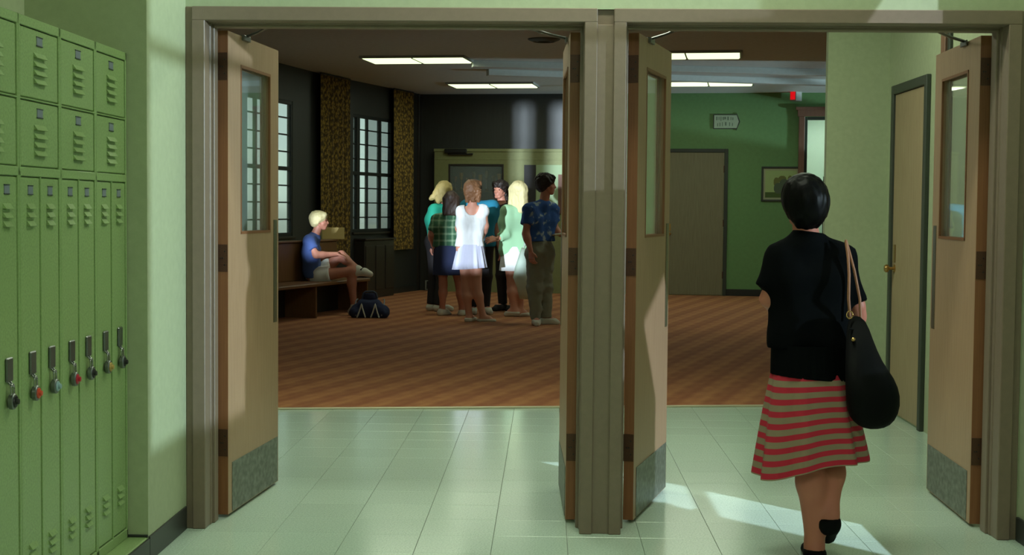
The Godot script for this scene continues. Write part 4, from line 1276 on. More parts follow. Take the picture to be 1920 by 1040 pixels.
func body_mesh(J: Dictionary, h: float, w: float, origin: Vector3, o: Node3D, skin: Material, opt := {}) -> void:
	var mb := MB.new()
	var B := Blob.new()
	B.cell = opt.get("cell", 0.015)
	B.k = 75.0
	torso(B, J, h, w, opt.get("torso_off", -0.004))
	B.cone(J.neck - Vector3(0, .02 * h, 0), J.head - Vector3(0, .03 * h, 0), .033 * h, .031 * h)
	for k in ["l", "r"]:
		leg(B, J, k, h, opt.get("leg_off", 0.0))
		foot(B, J, k, h, -0.004)
		arm(B, J, k, h)
	B.emit(mb, origin)
	var H := Blob.new()
	H.cell = opt.get("head_cell", 0.0065)
	H.k = 150.0
	head(H, J.head, J.get("face", J.look), h / 1.68)
	H.emit(mb, origin)
	for k in ["l", "r"]:
		if opt.get("hand_" + k, true) == false: continue
		var Hd := Blob.new()
		Hd.cell = opt.get("hand_cell", 0.0045)
		Hd.k = 320.0
		var d: Vector3 = J.get("hd" + k, J["w" + k] - J["e" + k])
		var inward: Vector3 = (J.sr - J.sl).normalized() * (1.0 if k == "l" else -1.0)
		hand(Hd, J["w" + k], d, J.get("pn" + k, inward), J.get("th" + k, J.fwd), h / 1.75, opt.get("curl", 0.35))
		Hd.emit(mb, origin)
	part("body", o, mb, skin)

func cloth(called: String, o: Node3D, B: Blob, origin: Vector3, m: Material, tint = null) -> void:
	var mb := MB.new()
	B.emit(mb, origin, tint)
	part(called, o, mb, m)

func shirt(J: Dictionary, h: float, w: float, off: float, hem: float, sleeve: float, cell := 0.013, slack := 0.012, neck_drop := 0.0) -> Blob:
	var B := Blob.new()
	B.cell = cell
	B.k = 80.0
	torso(B, J, h, w, off)
	for k in ["l", "r"]:
		if sleeve <= 1.0:
			B.cone(J["s" + k], J["s" + k].lerp(J["e" + k], sleeve), .032 * h + off, .029 * h + slack, sleeve > 0.15)
		else:
			B.cone(J["s" + k], J["e" + k], .031 * h + off, .025 * h + slack)
			B.cone(J["e" + k], J["e" + k].lerp(J["w" + k], sleeve - 1.0), .025 * h + slack, .021 * h + slack, true)
	B.cuts = [Plane(Vector3.UP, hem)]
	return B

func shoes(J: Dictionary, h: float, o: Node3D, origin: Vector3, m: Material, top := 0.02, called := "shoe") -> void:
	for k in ["l", "r"]:
		var B := Blob.new()
		B.cell = 0.010; B.k = 110.0
		foot(B, J, k, h, 0.008)
		var low: float = min(J["t" + k].y, J["a" + k].y - 0.03)
		B.cuts = [Plane(Vector3.UP, origin.y + 0.001), Plane(Vector3.DOWN, -(J["a" + k].y + top))]
		cloth(called, o, B, origin, m)

func skirt_mesh(c0: Vector3, c1: Vector3, r0: Vector2, r1: Vector2, pleats: int, amp: float, lift: Callable, bulge := 0.3, seg := 120, rows := 22) -> MB:
	var mb := MB.new()
	var P := []
	var N := []
	for r in rows + 1:
		var t := float(r) / rows
		var row := []
		for i in seg + 1:
			var a := TAU * i / seg
			var g: float = pow(t, 1.0 - bulge)
			var rr := r0.lerp(r1, g)
			var wv: float = 1.0 + amp * (0.25 + 0.75 * t) * (sin(pleats * a) + 0.45 * sin(pleats * 1.7 * a + 1.3 + 0.8 * t)) * (1.0 if i < seg else 1.0)
			if i == seg: wv = 1.0 + amp * (0.25 + 0.75 * t) * (sin(0.0) + 0.45 * sin(1.3 + 0.8 * t))
			var y := lerpf(c0.y, c1.y + float(lift.call(a)), t)
			var c := c0.lerp(c1, t)
			row.append(Vector3(c.x + cos(a) * rr.x * wv, y, c.z + sin(a) * rr.y * wv))
		P.append(row)
	for r in rows + 1:
		var nr := []
		for i in seg + 1:
			var du: Vector3 = P[r][(i + 1) % seg] - P[r][(i - 1 + seg) % seg]
			var dv: Vector3 = P[mini(r + 1, rows)][i] - P[maxi(r - 1, 0)][i]
			var m := du.cross(dv).normalized()
			var out: Vector3 = P[r][i] - c0.lerp(c1, float(r) / rows)
			if m.dot(Vector3(out.x, 0, out.z)) < 0: m = -m
			nr.append(m)
		N.append(nr)
	for r in rows:
		for i in seg:
			var u0 := float(i) / seg * 6.0; var u1 := float(i + 1) / seg * 6.0
			var v0 := float(r) / rows; var v1 := float(r + 1) / rows
			mb.tri(P[r][i], P[r][i + 1], P[r + 1][i + 1], N[r][i], N[r][i + 1], N[r + 1][i + 1], Vector2(u0, v0), Vector2(u1, v0), Vector2(u1, v1))
			mb.tri(P[r][i], P[r + 1][i + 1], P[r + 1][i], N[r][i], N[r + 1][i + 1], N[r + 1][i], Vector2(u0, v0), Vector2(u1, v1), Vector2(u0, v1))
	return mb

func walking_woman() -> void:
	var z := 0.33
	var h := 1.53
	var base := ony(1526, 1043, 0.0); base.z = z
	var J := skeleton(base, h, 0.0, joints_px(z, {"head": [1507, 374, -.02], "neck": [1513, 440], "chest": [1516, 520, -.01], "waist": [1516, 610], "hipc": [1518, 680], "sl": [1464, 482], "sr": [1577, 484], "el": [1440, 560, -.01], "wl": [1496, 636, -.24], "er": [1606, 572, -.01], "wr": [1612, 640, -.12], "hl": [1494, 705], "hr": [1545, 705], "kl": [1514, 845, .0], "kr": [1557, 850, -.10], "al": [1527, 1020, .02], "ar": [1555, 962, .03], "tl": [1520, 1040, -.13], "tr": [1552, 1003, -.10]}))
	J["look"] = Basis(Vector3.UP, 0.12); J["face"] = J.look; J["arm_width"] = 0.78
	var o := thing("person", "woman with short black hair in a black top and striped red skirt, walking away", "person", base)
	body_mesh(J, h, 0.72, base, o, M.skin_a, {"cell": 0.011, "leg_off": 0.001, "torso_off": -0.022})
	# hair: short wedge cut, full at the crown and tapered to the nape
	var B := Blob.new()
	B.cell = 0.0065; B.k = 90.0
	var hc: Vector3 = J.head
	B.ell(hc + Vector3(0.0, 0.022, 0.012), Vector3(0.086, 0.083, 0.098))
	B.ell(hc + Vector3(0.003, -0.008, 0.03), Vector3(0.088, 0.072, 0.084))
	B.ell(hc + Vector3(0.008, -0.048, 0.04), Vector3(0.070, 0.052, 0.060))
	B.cone(hc + Vector3(-0.035, -0.06, 0.055), hc + Vector3(-0.022, -0.098, 0.045), 0.022, 0.012)
	B.cone(hc + Vector3(0.045, -0.06, 0.05), hc + Vector3(0.042, -0.095, 0.042), 0.022, 0.012)
	B.cone(hc + Vector3(0.01, -0.06, 0.065), hc + Vector3(0.01, -0.100, 0.055), 0.024, 0.014)
	B.rough = 0.006; B.rough_freq = Vector3(38, 6, 38)
	cloth("hair", o, B, base, M.hair_black)
	# loose black top with wide short sleeves and a gathered waistband
	var S := Blob.new()
	S.cell = 0.010; S.k = 70.0
	torso(S, J, h, 0.86, 0.004)
	for s in [-1.0, 1.0]:
		S.cone(Vector3(J.chest.x + s * 0.072, J.chest.y, J.chest.z), Vector3(J.waist.x + s * 0.072, J.waist.y - 0.05, J.waist.z), 0.066, 0.078)
		S.cone(Vector3(J.chest.x + s * 0.076, J.chest.y + 0.05, J.chest.z), Vector3(J.chest.x + s * 0.072, J.chest.y - 0.05, J.chest.z), 0.060, 0.066)
	S.cone(J.sl, onz(1433, 540, z), 0.038, 0.040, true)
	S.cone(J.sr + Vector3(0.005, 0, 0), onz(1608, 567, z), 0.038, 0.042, true)
	S.cone(J.sl + Vector3(0.02, 0, 0), J.sl, 0.040, 0.040); S.cone(J.sr - Vector3(0.02, 0, 0), J.sr, 0.040, 0.040)
	S.cone(J.neck + Vector3(-0.004, -0.03, 0), J.neck + Vector3(0.002, 0.012, 0.004), 0.058, 0.048)
	S.cuts = [Plane(Vector3.UP, onz(1518, 652, z).y), Plane(Vector3(-0.12, -1, 0).normalized(), Vector3(-0.12, -1, 0).normalized().dot(onz(1512, 433, z)))]
	S.rough = 0.010; S.rough_freq = Vector3(5, 3, 5)
	cloth("top", o, S, base, M.cloth_black)
	var wb := skirt_mesh(onz(1517, 645, z) - base, onz(1517, 706, z) - base, Vector2(0.148, 0.118), Vector2(0.150, 0.122), 26, 0.012, func(a): return -0.012 * cos(a), 0.0, 120, 5)
	part("waistband", o, wb, M.cloth_black)
	# striped skirt
	var sk := skirt_mesh(onz(1517, 690, z) - base, onz(1521, 872, z) - base, Vector2(0.140, 0.112), Vector2(0.220, 0.165), 8, 0.062, func(a): return 0.042 * cos(a) - 0.012 * sin(3.0 * a + 0.4), 0.18, 168, 26)
	part("skirt", o, sk, M.skirt)
	shoes(J, h, o, base, M.leather, -0.012)
	# collar edge
	var co := MB.new()
	var cp := []
	for a in 17:
		var an := TAU * a / 16.0
		cp.append(J.neck - base + Vector3(0.050 * cos(an) + 0.002, -0.006 - 0.004 * cos(an), 0.046 * sin(an) + 0.004))
	co.tube(cp, 0.007, 6, false)
	part("collar", o, co, M.cloth_black)
	# hobo bag on her right shoulder
	var zb := 0.47
	var bag := thing("shoulder_bag", "slouchy black shoulder bag with tan strap hanging beside the striped skirt", "bag", onz(1640, 800, zb))
	var bo := bag.position
	var outl := []
	var raw := [[1590, 596], [1604, 590], [1622, 598], [1634, 632], [1652, 676], [1676, 708], [1688, 742], [1684, 776], [1668, 798], [1644, 805], [1618, 803], [1600, 790], [1589, 772], [1586, 730], [1586, 690], [1587, 640]]
	for k in raw.size():
		var p0 := onz(raw[k][0], raw[k][1], zb) - bo
		var p1 := onz(raw[(k + 1) % raw.size()][0], raw[(k + 1) % raw.size()][1], zb) - bo
		outl.append(p0); outl.append((p0 + p1) * 0.5)
	var sm := []
	for k in outl.size(): sm.append((outl[k] * 2.0 + outl[(k + 1) % outl.size()] + outl[(k - 1 + outl.size()) % outl.size()]) / 4.0)
	var pm := MB.new()
	pm.pillow(sm, onz(1632, 735, zb) - bo, 0.062, 8)
	part("bag_body", bag, pm, M.leather)
	var seam := MB.new()
	var sp := []
	for q in [[1592, 616], [1612, 618], [1632, 640]]: sp.append(onz(q[0], q[1], zb + 0.035) - bo)
	seam.tube(sp, 0.003, 5)
	part("seam", bag, seam, M.leather)
	for q in [[[[1586, 452, .02], [1590, 480, .035], [1592, 515, .06], [1591, 560, .07], [1594, 598, .05]], 0.006], [[[1586, 450, .0], [1594, 478, .03], [1602, 508, .035], [1612, 560, .03], [1614, 600, .04]], 0.0055]]:
		var st := MB.new()
		var pts := []
		for w in q[0]: pts.append(onz(w[0], w[1], z + 0.06 + w[2]) - bo)
		st.tube(pts, q[1], 6)
		part("strap", bag, st, M.tan_strap)
	var ring := MB.new()
	var rp := []
	for a in 13:
		var an := TAU * a / 12.0
		rp.append(onz(1593, 590, zb + 0.03) - bo + Vector3(0.012 * cos(an), 0.014 * sin(an), 0.0))
	ring.tube(rp, 0.0025, 5, false)
	part("ring", bag, ring, M.brass)
	var stud := MB.new()
	stud.x = Transform3D(Basis(Vector3(1, 0, 0), Vector3(0, 0, 1), Vector3(0, -1, 0)), onz(1600, 636, zb + 0.042) - bo)
	stud.lathe([Vector2(0, -0.02), Vector2(0.007, -0.01), Vector2(0.008, 0.004), Vector2(0.004, 0.009), Vector2(0, 0.01)], 10)
	part("clasp", bag, stud, M.brass)

func long_hair(c: Vector3, look: Basis, s: float, drop: float, width: float, back_only := false, wave := 0.010) -> Blob:
	var B := Blob.new()
	B.cell = 0.011; B.k = 85.0
	var f := func(x, y, z): return c + look * (Vector3(x, y, z) * s)
	B.ell(f.call(0, 0.04, 0.022), Vector3(0.094 * width, 0.092, 0.104) * s, look)
	for x in [-0.07, -0.035, 0.0, 0.035, 0.07]:
		B.cone(f.call(x * width, 0.02, 0.05), f.call(x * 1.25 * width, -drop, 0.055), 0.045 * s, 0.030 * s)
	if not back_only:
		for x in [-0.078, 0.078]:
			B.cone(f.call(x * width, 0.03, 0.0), f.call(x * 1.2 * width, -drop * 0.85, 0.01), 0.035 * s, 0.026 * s)
	B.rough = wave; B.rough_freq = Vector3(26, 11, 26)
	return B

func short_hair(c: Vector3, look: Basis, s: float, bulk := 1.0, wave := 0.008) -> Blob:
	var B := Blob.new()
	B.cell = 0.009; B.k = 100.0
	var f := func(x, y, z): return c + look * (Vector3(x, y, z) * s)
	B.ell(f.call(0, 0.045, 0.02), Vector3(0.086, 0.078, 0.098) * (s * bulk), look)
	B.ell(f.call(0, 0.0, 0.055), Vector3(0.078, 0.075, 0.058) * (s * bulk), look)
	B.cone(f.call(-0.05, 0.075, -0.06), f.call(0.05, 0.075, -0.06), 0.032 * s, 0.032 * s)
	B.cone(f.call(-0.072, 0.03, -0.01), f.call(-0.07, -0.02, 0.02), 0.02 * s, 0.016 * s)
	B.cone(f.call(0.072, 0.03, -0.01), f.call(0.07, -0.02, 0.02), 0.02 * s, 0.016 * s)
	B.rough = wave; B.rough_freq = Vector3(34, 26, 34)
	return B

func seated_boy() -> void:
	var z := -11.95
	var h := 1.70
	var base := ony(645, 592, 0.009); base.z = z
	var yaw := deg_to_rad(-80)
	var J := skeleton(base, h, yaw, joints_px(z, {"head": [599, 414], "neck": [589, 440, -.01], "chest": [583, 472], "waist": [584, 506], "hipc": [590, 516], "sl": [582, 450, -.15], "sr": [579, 450, .15], "el": [600, 482, -.20], "wl": [636, 476, -.16], "er": [593, 478, .20], "wr": [632, 476, .10], "hl": [597, 515, -.08], "hr": [595, 517, .09], "kr": [661, 508, .10], "ar": [664, 578, .08], "kl": [640, 478, -.02], "al": [672, 505, .10], "tr": [682, 589, .08], "tl": [694, 514, .10]}))
	J["fwd"] = Vector3(1, 0, 0)
	J["look"] = Basis(Vector3.UP, yaw); J["face"] = J.look
	J["hdl"] = Vector3(1, -0.25, 0); J["hdr"] = Vector3(1, -0.35, 0); J["pnl"] = Vector3(0, -1, 0); J["pnr"] = Vector3(0, -1, 0); J["thl"] = Vector3(0, 0, 1); J["thr"] = Vector3(0, 0, -1)
	var o := thing("person", "blond boy in a blue shirt and white shorts sitting cross legged on the bench", "person", base)
	body_mesh(J, h, 0.95, base, o, M.skin_b, {"curl": 0.5})
	eyes(o, J.head, J.face, h / 1.68, base)
	var hb := short_hair(J.head, J.look, h / 1.68, 1.12)
	cloth("hair", o, hb, base, M.hair_pale)
	cloth("shirt", o, shirt(J, h, 1.0, 0.016, J.hipc.y - 0.03, 0.62, 0.013, 0.022), base, M.cloth_blue)
	var S := Blob.new()
	S.cell = 0.013; S.k = 70.0
	for k in ["l", "r"]: S.cone(J["h" + k], J["h" + k].lerp(J["k" + k], 0.42), .062 * h, .060 * h, false)
	S.cone(J.hl, J.hr, .066 * h, .066 * h); S.cone(J.hipc, J.waist, .07 * h, .06 * h)
	S.cuts = [Plane(Vector3.UP, 0.426), Plane((J.hr - J.kr).normalized(), (J.hr - J.kr).normalized().dot(J.hr.lerp(J.kr, 0.36)))]
	cloth("shorts", o, S, base, M.cloth_white)
	for k in ["l", "r"]:
		var B := Blob.new()
		B.cell = 0.010; B.k = 110.0
		foot(B, J, k, h, 0.010)
		B.cone(J["a" + k], J["a" + k].lerp(J["k" + k], 0.12), .026 * h, .025 * h, true)
		cloth("sneaker", o, B, base, M.shoe_white)
		var st := MB.new()
		var mid: Vector3 = J["a" + k].lerp(J["t" + k], 0.42) - base
		st.tube([mid + Vector3(-0.03, 0.02, 0.045), mid + Vector3(0, 0.045, 0.0), mid + Vector3(0.03, 0.02, -0.045)], 0.012, 6)
		part("lace_band", o, st, M.cloth_dark)

func lin(c: Color) -> Color:
	return c.srgb_to_linear()

func group_people() -> void:
	# girl in white top and pale skirt, seen from behind
	var z := -11.1
	var h := 1.68
	var base := ony(890, 603, 0.009); base.z = z
	var J := skeleton(base, h, -0.25, joints_px(z, {"head": [887, 356], "neck": [885, 388], "chest": [883, 418], "waist": [881, 446], "hipc": [880, 464], "sl": [866, 396, .02], "sr": [906, 394], "el": [860, 428, .02], "wl": [872, 452, -.16], "er": [910, 424], "wr": [902, 452, -.18], "hl": [871, 470], "hr": [893, 470], "kl": [874, 538], "kr": [894, 536], "al": [880, 592, .02], "ar": [906, 594], "tl": [890, 600, -.14], "tr": [925, 602, .03]}))
	var o := thing("person", "curly haired girl in a white sleeveless top and pale lilac skirt, seen from behind", "person", base)
	body_mesh(J, h, 0.76, base, o, M.skin_c, {"torso_off": -0.008})
	J["face"] = Basis(Vector3.UP, -0.7)
	var hb := short_hair(J.head, J.face, 1.0, 1.05, 0.014)
	for q in [-0.06, 0.0, 0.06]: hb.cone(J.head + Vector3(q, -0.02, 0.06), J.head + Vector3(q * 1.1, -0.125, 0.05), 0.045, 0.026)
	cloth("hair", o, hb, base, M.hair_light_brown)
	var T := shirt(J, h, 0.80, 0.010, onz(880, 462, z).y, 0.12, 0.012)
	T.cone(J.waist + Vector3(-0.035, 0.03, 0), J.hipc + Vector3(-0.035, -0.02, 0), 0.085, 0.10); T.cone(J.waist + Vector3(0.035, 0.03, 0), J.hipc + Vector3(0.035, -0.02, 0), 0.085, 0.10)
	T.scoops.append([J.neck + Vector3(0, 0.0, 0.03), Vector3(0.085, 0.10, 0.13)])
	T.rough = 0.012; T.rough_freq = Vector3(14, 5, 14)
	cloth("top", o, T, base, M.cloth_white)
	part("skirt", o, skirt_mesh(onz(882, 458, z) - base, onz(881, 503, z) - base, Vector2(0.15, 0.125), Vector2(0.205, 0.19), 13, 0.05, func(a): return 0.015 * cos(a), 0.1, 130, 10), M.cloth_lilac_ds)
	shoes(J, h, o, base, M.shoe_white, -0.02)
	# girl in green plaid shirt and denim skirt, seen from behind
	z = -12.0; h = 1.55
	base = ony(832, 592, 0.009); base.z = z
	J = skeleton(base, h, 0.1, joints_px(z, {"head": [846, 376], "neck": [842, 402], "chest": [838, 426], "waist": [838, 448], "hipc": [838, 466], "sl": [819, 410], "sr": [857, 410], "el": [808, 440, .03], "wl": [812, 462, -.15], "er": [862, 440], "wr": [856, 460, -.18], "hl": [828, 474], "hr": [848, 474], "kl": [831, 533], "kr": [862, 536], "al": [829, 580], "ar": [866, 582, -.02], "tl": [842, 590, -.10], "tr": [872, 588, -.16]}))
	o = thing("person", "brown haired girl in a green plaid shirt and dark denim skirt, seen from behind", "person", base)
	body_mesh(J, h, 0.98, base, o, M.skin_b)
	cloth("hair", o, long_hair(J.head, J.look, 0.95, 0.17, 0.95), base, M.hair_brown)
	var plaid := func(p: Vector3) -> Color:
		var a := 1.0 if fposmod(p.x + 0.3 * p.z, 0.085) < 0.022 else 0.0
		var b := 1.0 if fposmod(p.y, 0.085) < 0.022 else 0.0
		return lin(rgb(50, 92, 66)).lerp(lin(rgb(150, 176, 140)), 0.42 * (a + b))
	var pl := shirt(J, h, 1.0, 0.016, onz(838, 463, z).y, 0.78, 0.012, 0.018)
	pl.rough = 0.008; pl.rough_freq = Vector3(10, 5, 10)
	cloth("plaid_shirt", o, pl, base, M.vc, plaid)
	part("skirt", o, skirt_mesh(onz(838, 460, z) - base, onz(840, 515, z) - base, Vector2(0.155, 0.13), Vector2(0.185, 0.165), 5, 0.03, func(a): return 0.0, 0.5, 90, 8), M.cloth_navy_ds)
	shoes(J, h, o, base, M.shoe_white, 0.035, "sneaker")
	# tall blond woman in teal behind the plaid shirt
	z = -12.75; h = 1.70
	base = ony(818, 583, 0.009); base.z = z
	J = skeleton(base, h, -0.9, joints_px(z, {"head": [836, 358], "neck": [829, 386], "chest": [826, 412], "waist": [827, 440], "hipc": [828, 460], "sl": [814, 392, .06], "sr": [846, 392, -.05], "el": [811, 425, .08], "wl": [808, 458, .02], "er": [850, 428, -.05], "wr": [856, 452, -.12]}))
	o = thing("person", "blond woman in a bright teal shirt standing behind the plaid shirted girl", "person", base)
	body_mesh(J, h, 0.95, base, o, M.skin_b, {"leg_off": -0.014})
	var bh := long_hair(J.head, J.look, 1.02, 0.11, 1.0, false, 0.016)
	bh.cone(J.head + Vector3(-0.03, 0.03, 0.05), J.head + Vector3(-0.19, -0.10, 0.07), 0.085, 0.03)
	bh.cone(J.head + Vector3(-0.03, 0.0, 0.05), J.head + Vector3(-0.09, -0.13, 0.08), 0.08, 0.035)
	cloth("hair", o, bh, base, M.hair_blond)
	cloth("shirt", o, shirt(J, h, 0.98, 0.018, onz(828, 470, z).y, 0.9, 0.013, 0.022), base, M.cloth_teal)
	var TR := Blob.new()
	TR.cell = 0.014; TR.k = 75.0
	for k in ["l", "r"]:
		TR.cone(J["h" + k], J["k" + k], .055 * h, .042 * h); TR.cone(J["k" + k], J["a" + k], .042 * h, .036 * h, true)
	TR.cone(J.hl + Vector3(0, 0.04, 0), J.hr + Vector3(0, 0.04, 0), .068 * h, .068 * h)
	cloth("trousers", o, TR, base, M.cloth_dark)
	shoes(J, h, o, base, M.shoe_white, 0.0)
	# person in turquoise shirt and dark trousers hidden behind the white top
	z = -12.35; h = 1.72
	base = ony(898, 588, 0.009); base.z = z
	J = skeleton(base, h, PI + 0.3, joints_px(z, {"head": [890, 354], "neck": [890, 382]}))
	o = thing("person", "person in a turquoise shirt and dark trousers mostly hidden behind the white top", "person", base)
	body_mesh(J, h, 1.0, base, o, M.skin_b, {"leg_off": -0.014})
	eyes(o, J.head, J.look, h / 1.68, base)
	cloth("hair", o, short_hair(J.head, J.look, 1.0, 1.06), base, M.hair_brown)
	cloth("shirt", o, shirt(J, h, 1.05, 0.02, base.y + .5 * h, 0.7, 0.013, 0.024), base, M.cloth_turquoise)
	TR = Blob.new()
	TR.cell = 0.014; TR.k = 75.0
	for k in ["l", "r"]:
		TR.cone(J["h" + k], J["k" + k], .056 * h, .044 * h); TR.cone(J["k" + k], J["a" + k], .044 * h, .036 * h, true)
	TR.cone(J.hl + Vector3(0, 0.04, 0), J.hr + Vector3(0, 0.04, 0), .068 * h, .068 * h)
	cloth("trousers", o, TR, base, M.cloth_dark)
	shoes(J, h, o, base, M.shoe_white, 0.0)
	# curly dark haired person facing the group
	z = -12.9; h = 1.70
	base = ony(952, 581, 0.009); base.z = z
	J = skeleton(base, h, PI - 0.5, joints_px(z, {"head": [938, 356], "neck": [944, 386]}))
	o = thing("person", "person with dark curly hair in dark clothes behind the blond in green", "person", base)
	body_mesh(J, h, 1.0, base, o, M.skin_b, {"leg_off": -0.014})
	eyes(o, J.head, J.look, h / 1.68, base)
	var ch := short_hair(J.head, J.look, 1.02, 1.14, 0.022)
	ch.cone(J.head + Vector3(0.06, 0, -0.02), J.head + Vector3(0.07, -0.12, -0.03), 0.05, 0.04)
	ch.cone(J.head + Vector3(-0.06, 0.02, -0.05), J.head + Vector3(-0.06, -0.08, -0.06), 0.04, 0.035)
	cloth("hair", o, ch, base, M.hair_dark)
	cloth("shirt", o, shirt(J, h, 1.0, 0.018, base.y + .5 * h, 1.7, 0.013, 0.016), base, M.cloth_dark)
	TR = Blob.new()
	TR.cell = 0.014; TR.k = 75.0
	for k in ["l", "r"]:
		TR.cone(J["h" + k], J["k" + k], .056 * h, .042 * h); TR.cone(J["k" + k], J["a" + k], .042 * h, .035 * h, true)
	TR.cone(J.hl + Vector3(0, 0.04, 0), J.hr + Vector3(0, 0.04, 0), .066 * h, .066 * h)
	cloth("trousers", o, TR, base, M.cloth_dark)
	shoes(J, h, o, base, M.cloth_dark, 0.0)
	# blond woman in a long green cardigan
	z = -11.95; h = 1.68
	base = ony(970, 594, 0.009); base.z = z
	J = skeleton(base, h, -0.5, joints_px(z, {"head": [974, 358], "neck": [970, 390], "chest": [966, 418], "waist": [965, 446], "hipc": [966, 468], "sl": [950, 396, .05], "sr": [987, 398, -.02], "el": [949, 438, .12], "wl": [932, 448, .20], "er": [992, 432, .0], "wr": [990, 462, .0], "hl": [955, 476], "hr": [978, 476], "kl": [959, 532], "kr": [976, 534], "al": [964, 580, .03], "ar": [976, 582], "tl": [950, 589, .0], "tr": [990, 592, -.04]}))
	J["hdl"] = Vector3(-1, -0.1, 0.1)
	o = thing("person", "woman with long pale blond hair in a light green cardigan and white skirt", "person", base)
	body_mesh(J, h, 0.95, base, o, M.skin_c)
	cloth("hair", o, long_hair(J.head, J.look, 1.02, 0.24, 1.02, false, 0.012), base, M.hair_pale)
	cloth("cardigan", o, shirt(J, h, 1.0, 0.024, onz(966, 500, z).y, 1.75, 0.013, 0.020), base, M.cloth_mint)
	part("skirt", o, skirt_mesh(onz(964, 462, z) - base, onz(962, 507, z) - base, Vector2(0.14, 0.12), Vector2(0.175, 0.17), 6, 0.02, func(a): return 0.0, 0.4, 90, 8), M.cloth_white_ds)
	shoes(J, h, o, base, M.shoe_white, -0.025)
	# pale tote hanging from her arm
	var tb := onz(980, 556, -11.6)
	var tote := thing("tote_bag", "pale mint cloth bag hanging between the cardigan and the grey trousers", "bag", tb)
	var tl := []
	for q in [[978, 464], [986, 466], [989, 500], [990, 535], [991, 561], [974, 560], [969, 538], [962, 520], [966, 500], [972, 482]]: tl.append(onz(q[0], q[1], -11.6) - tb)
	var tm := MB.new()
	tm.pillow(tl, onz(979, 520, -11.6) - tb, 0.045, 5)
	part("cloth_body", tote, tm, M.cloth_pale)
	var ts := MB.new()
	ts.tube([onz(980, 470, -11.6) - tb, onz(990, 440, -11.75) - tb, onz(993, 430, -11.85) - tb], 0.012, 6)
	part("strap", tote, ts, M.cloth_pale)
	# young man in blue floral shirt
	z = -10.75; h = 1.79
	base = ony(1012, 609, 0.009); base.z = z
	J = skeleton(base, h, -1.05, joints_px(z, {"head": [1024, 346], "neck": [1019, 380], "chest": [1013, 412], "waist": [1012, 442], "hipc": [1013, 462], "sl": [992, 392, .14], "sr": [1036, 392, -.10], "el": [986, 438, .20], "wl": [995, 470, .26], "er": [1040, 430, -.12], "wr": [1052, 440, -.02], "hl": [1003, 474, .06], "hr": [1022, 474, -.06], "kl": [1003, 538, .06], "kr": [1022, 536, -.06], "al": [1005, 598, .08], "ar": [1024, 596, -.04], "tl": [1007, 607, .24], "tr": [1044, 605, -.02]}))
	J["face"] = Basis(Vector3.UP, -1.25); J["look"] = J.face
	J["hdl"] = Vector3(0.12, -1, 0); J["hdr"] = Vector3(1, 0.05, 0.2); J["pnr"] = Vector3(0, 1, 0); J["thr"] = Vector3(0, 0, -1)
	o = thing("person", "young man in a blue floral shirt and baggy grey trousers holding a paper", "person", base)
	body_mesh(J, h, 0.82, base, o, M.skin_b, {"curl": 0.45, "leg_off": -0.014, "torso_off": -0.022})
	eyes(o, J.head, J.face, h / 1.68, base)
	cloth("hair", o, short_hair(J.head, J.face, h / 1.68, 1.13, 0.014), base, M.hair_dark)
	var fl := FastNoiseLite.new()
	fl.seed = 12; fl.frequency = 9.0
	var floral := func(p: Vector3) -> Color:
		var q := fl.get_noise_3d(p.x, p.y, p.z)
		return lin(rgb(48, 88, 158)).lerp(lin(rgb(170, 186, 190)), smoothstep(0.22, 0.36, q) * 0.8)
	var gs := shirt(J, h, 1.02, 0.018, onz(1012, 452, z).y, 0.62, 0.011, 0.026)
	gs.rough = 0.010; gs.rough_freq = Vector3(9, 5, 9)
	cloth("floral_shirt", o, gs, base, M.vc, floral)
	TR = Blob.new()
	TR.cell = 0.013; TR.k = 65.0
	for k in ["l", "r"]:
		TR.cone(J["h" + k], J["k" + k], .060 * h, .050 * h); TR.cone(J["k" + k], J["a" + k], .050 * h, .036 * h, true)
	TR.cone(J.hl, J.hr, .062 * h, .062 * h); TR.cone(J.hl.lerp(J.hipc, 0.2), J.waist.lerp(J.hl, 0.25), .062 * h, .058 * h); TR.cone(J.hr.lerp(J.hipc, 0.2), J.waist.lerp(J.hr, 0.25), .062 * h, .058 * h)
	TR.rough = 0.016; TR.rough_freq = Vector3(8, 9, 8)
	cloth("trousers", o, TR, base, M.cloth_grey)
	shoes(J, h, o, base, M.shoe_white, 0.0)
	var bp := onz(1049, 440, z + 0.02)
	var bk := thing("booklet", "open pale booklet held in the hand of the young man", "booklet", bp)
	bk.basis = Basis(Vector3.UP, 0.3) * Basis(Vector3.BACK, 0.15)
	part("cover", bk, bx(-0.09, 0.002, -0.11, 0.09, 0.008, 0.11, 0.001), M.carton)
	part("pages", bk, bx(-0.085, 0.008, -0.105, 0.085, 0.018, 0.105, 0.001), M.paper)

# ---------------------------------------------------------------- scene
const VEST := 4.9
const CORR := 9.5
func lamp(called: String, from: Vector3, to: Vector3, deg: float, white_at: float, col: Color, size: float) -> void:
	var l := SpotLight3D.new()
	l.name = called
	add_child(l)
	l.look_at_from_position(from, to)
	var d := from.distance_to(to)
	l.light_energy = white_at * d * d
	l.light_color = col
	l.spot_angle = deg
	l.spot_angle_attenuation = 0.1
	l.spot_range = 80.0
	l.spot_attenuation = 2.0
	l.light_size = size
	l.shadow_enabled = true

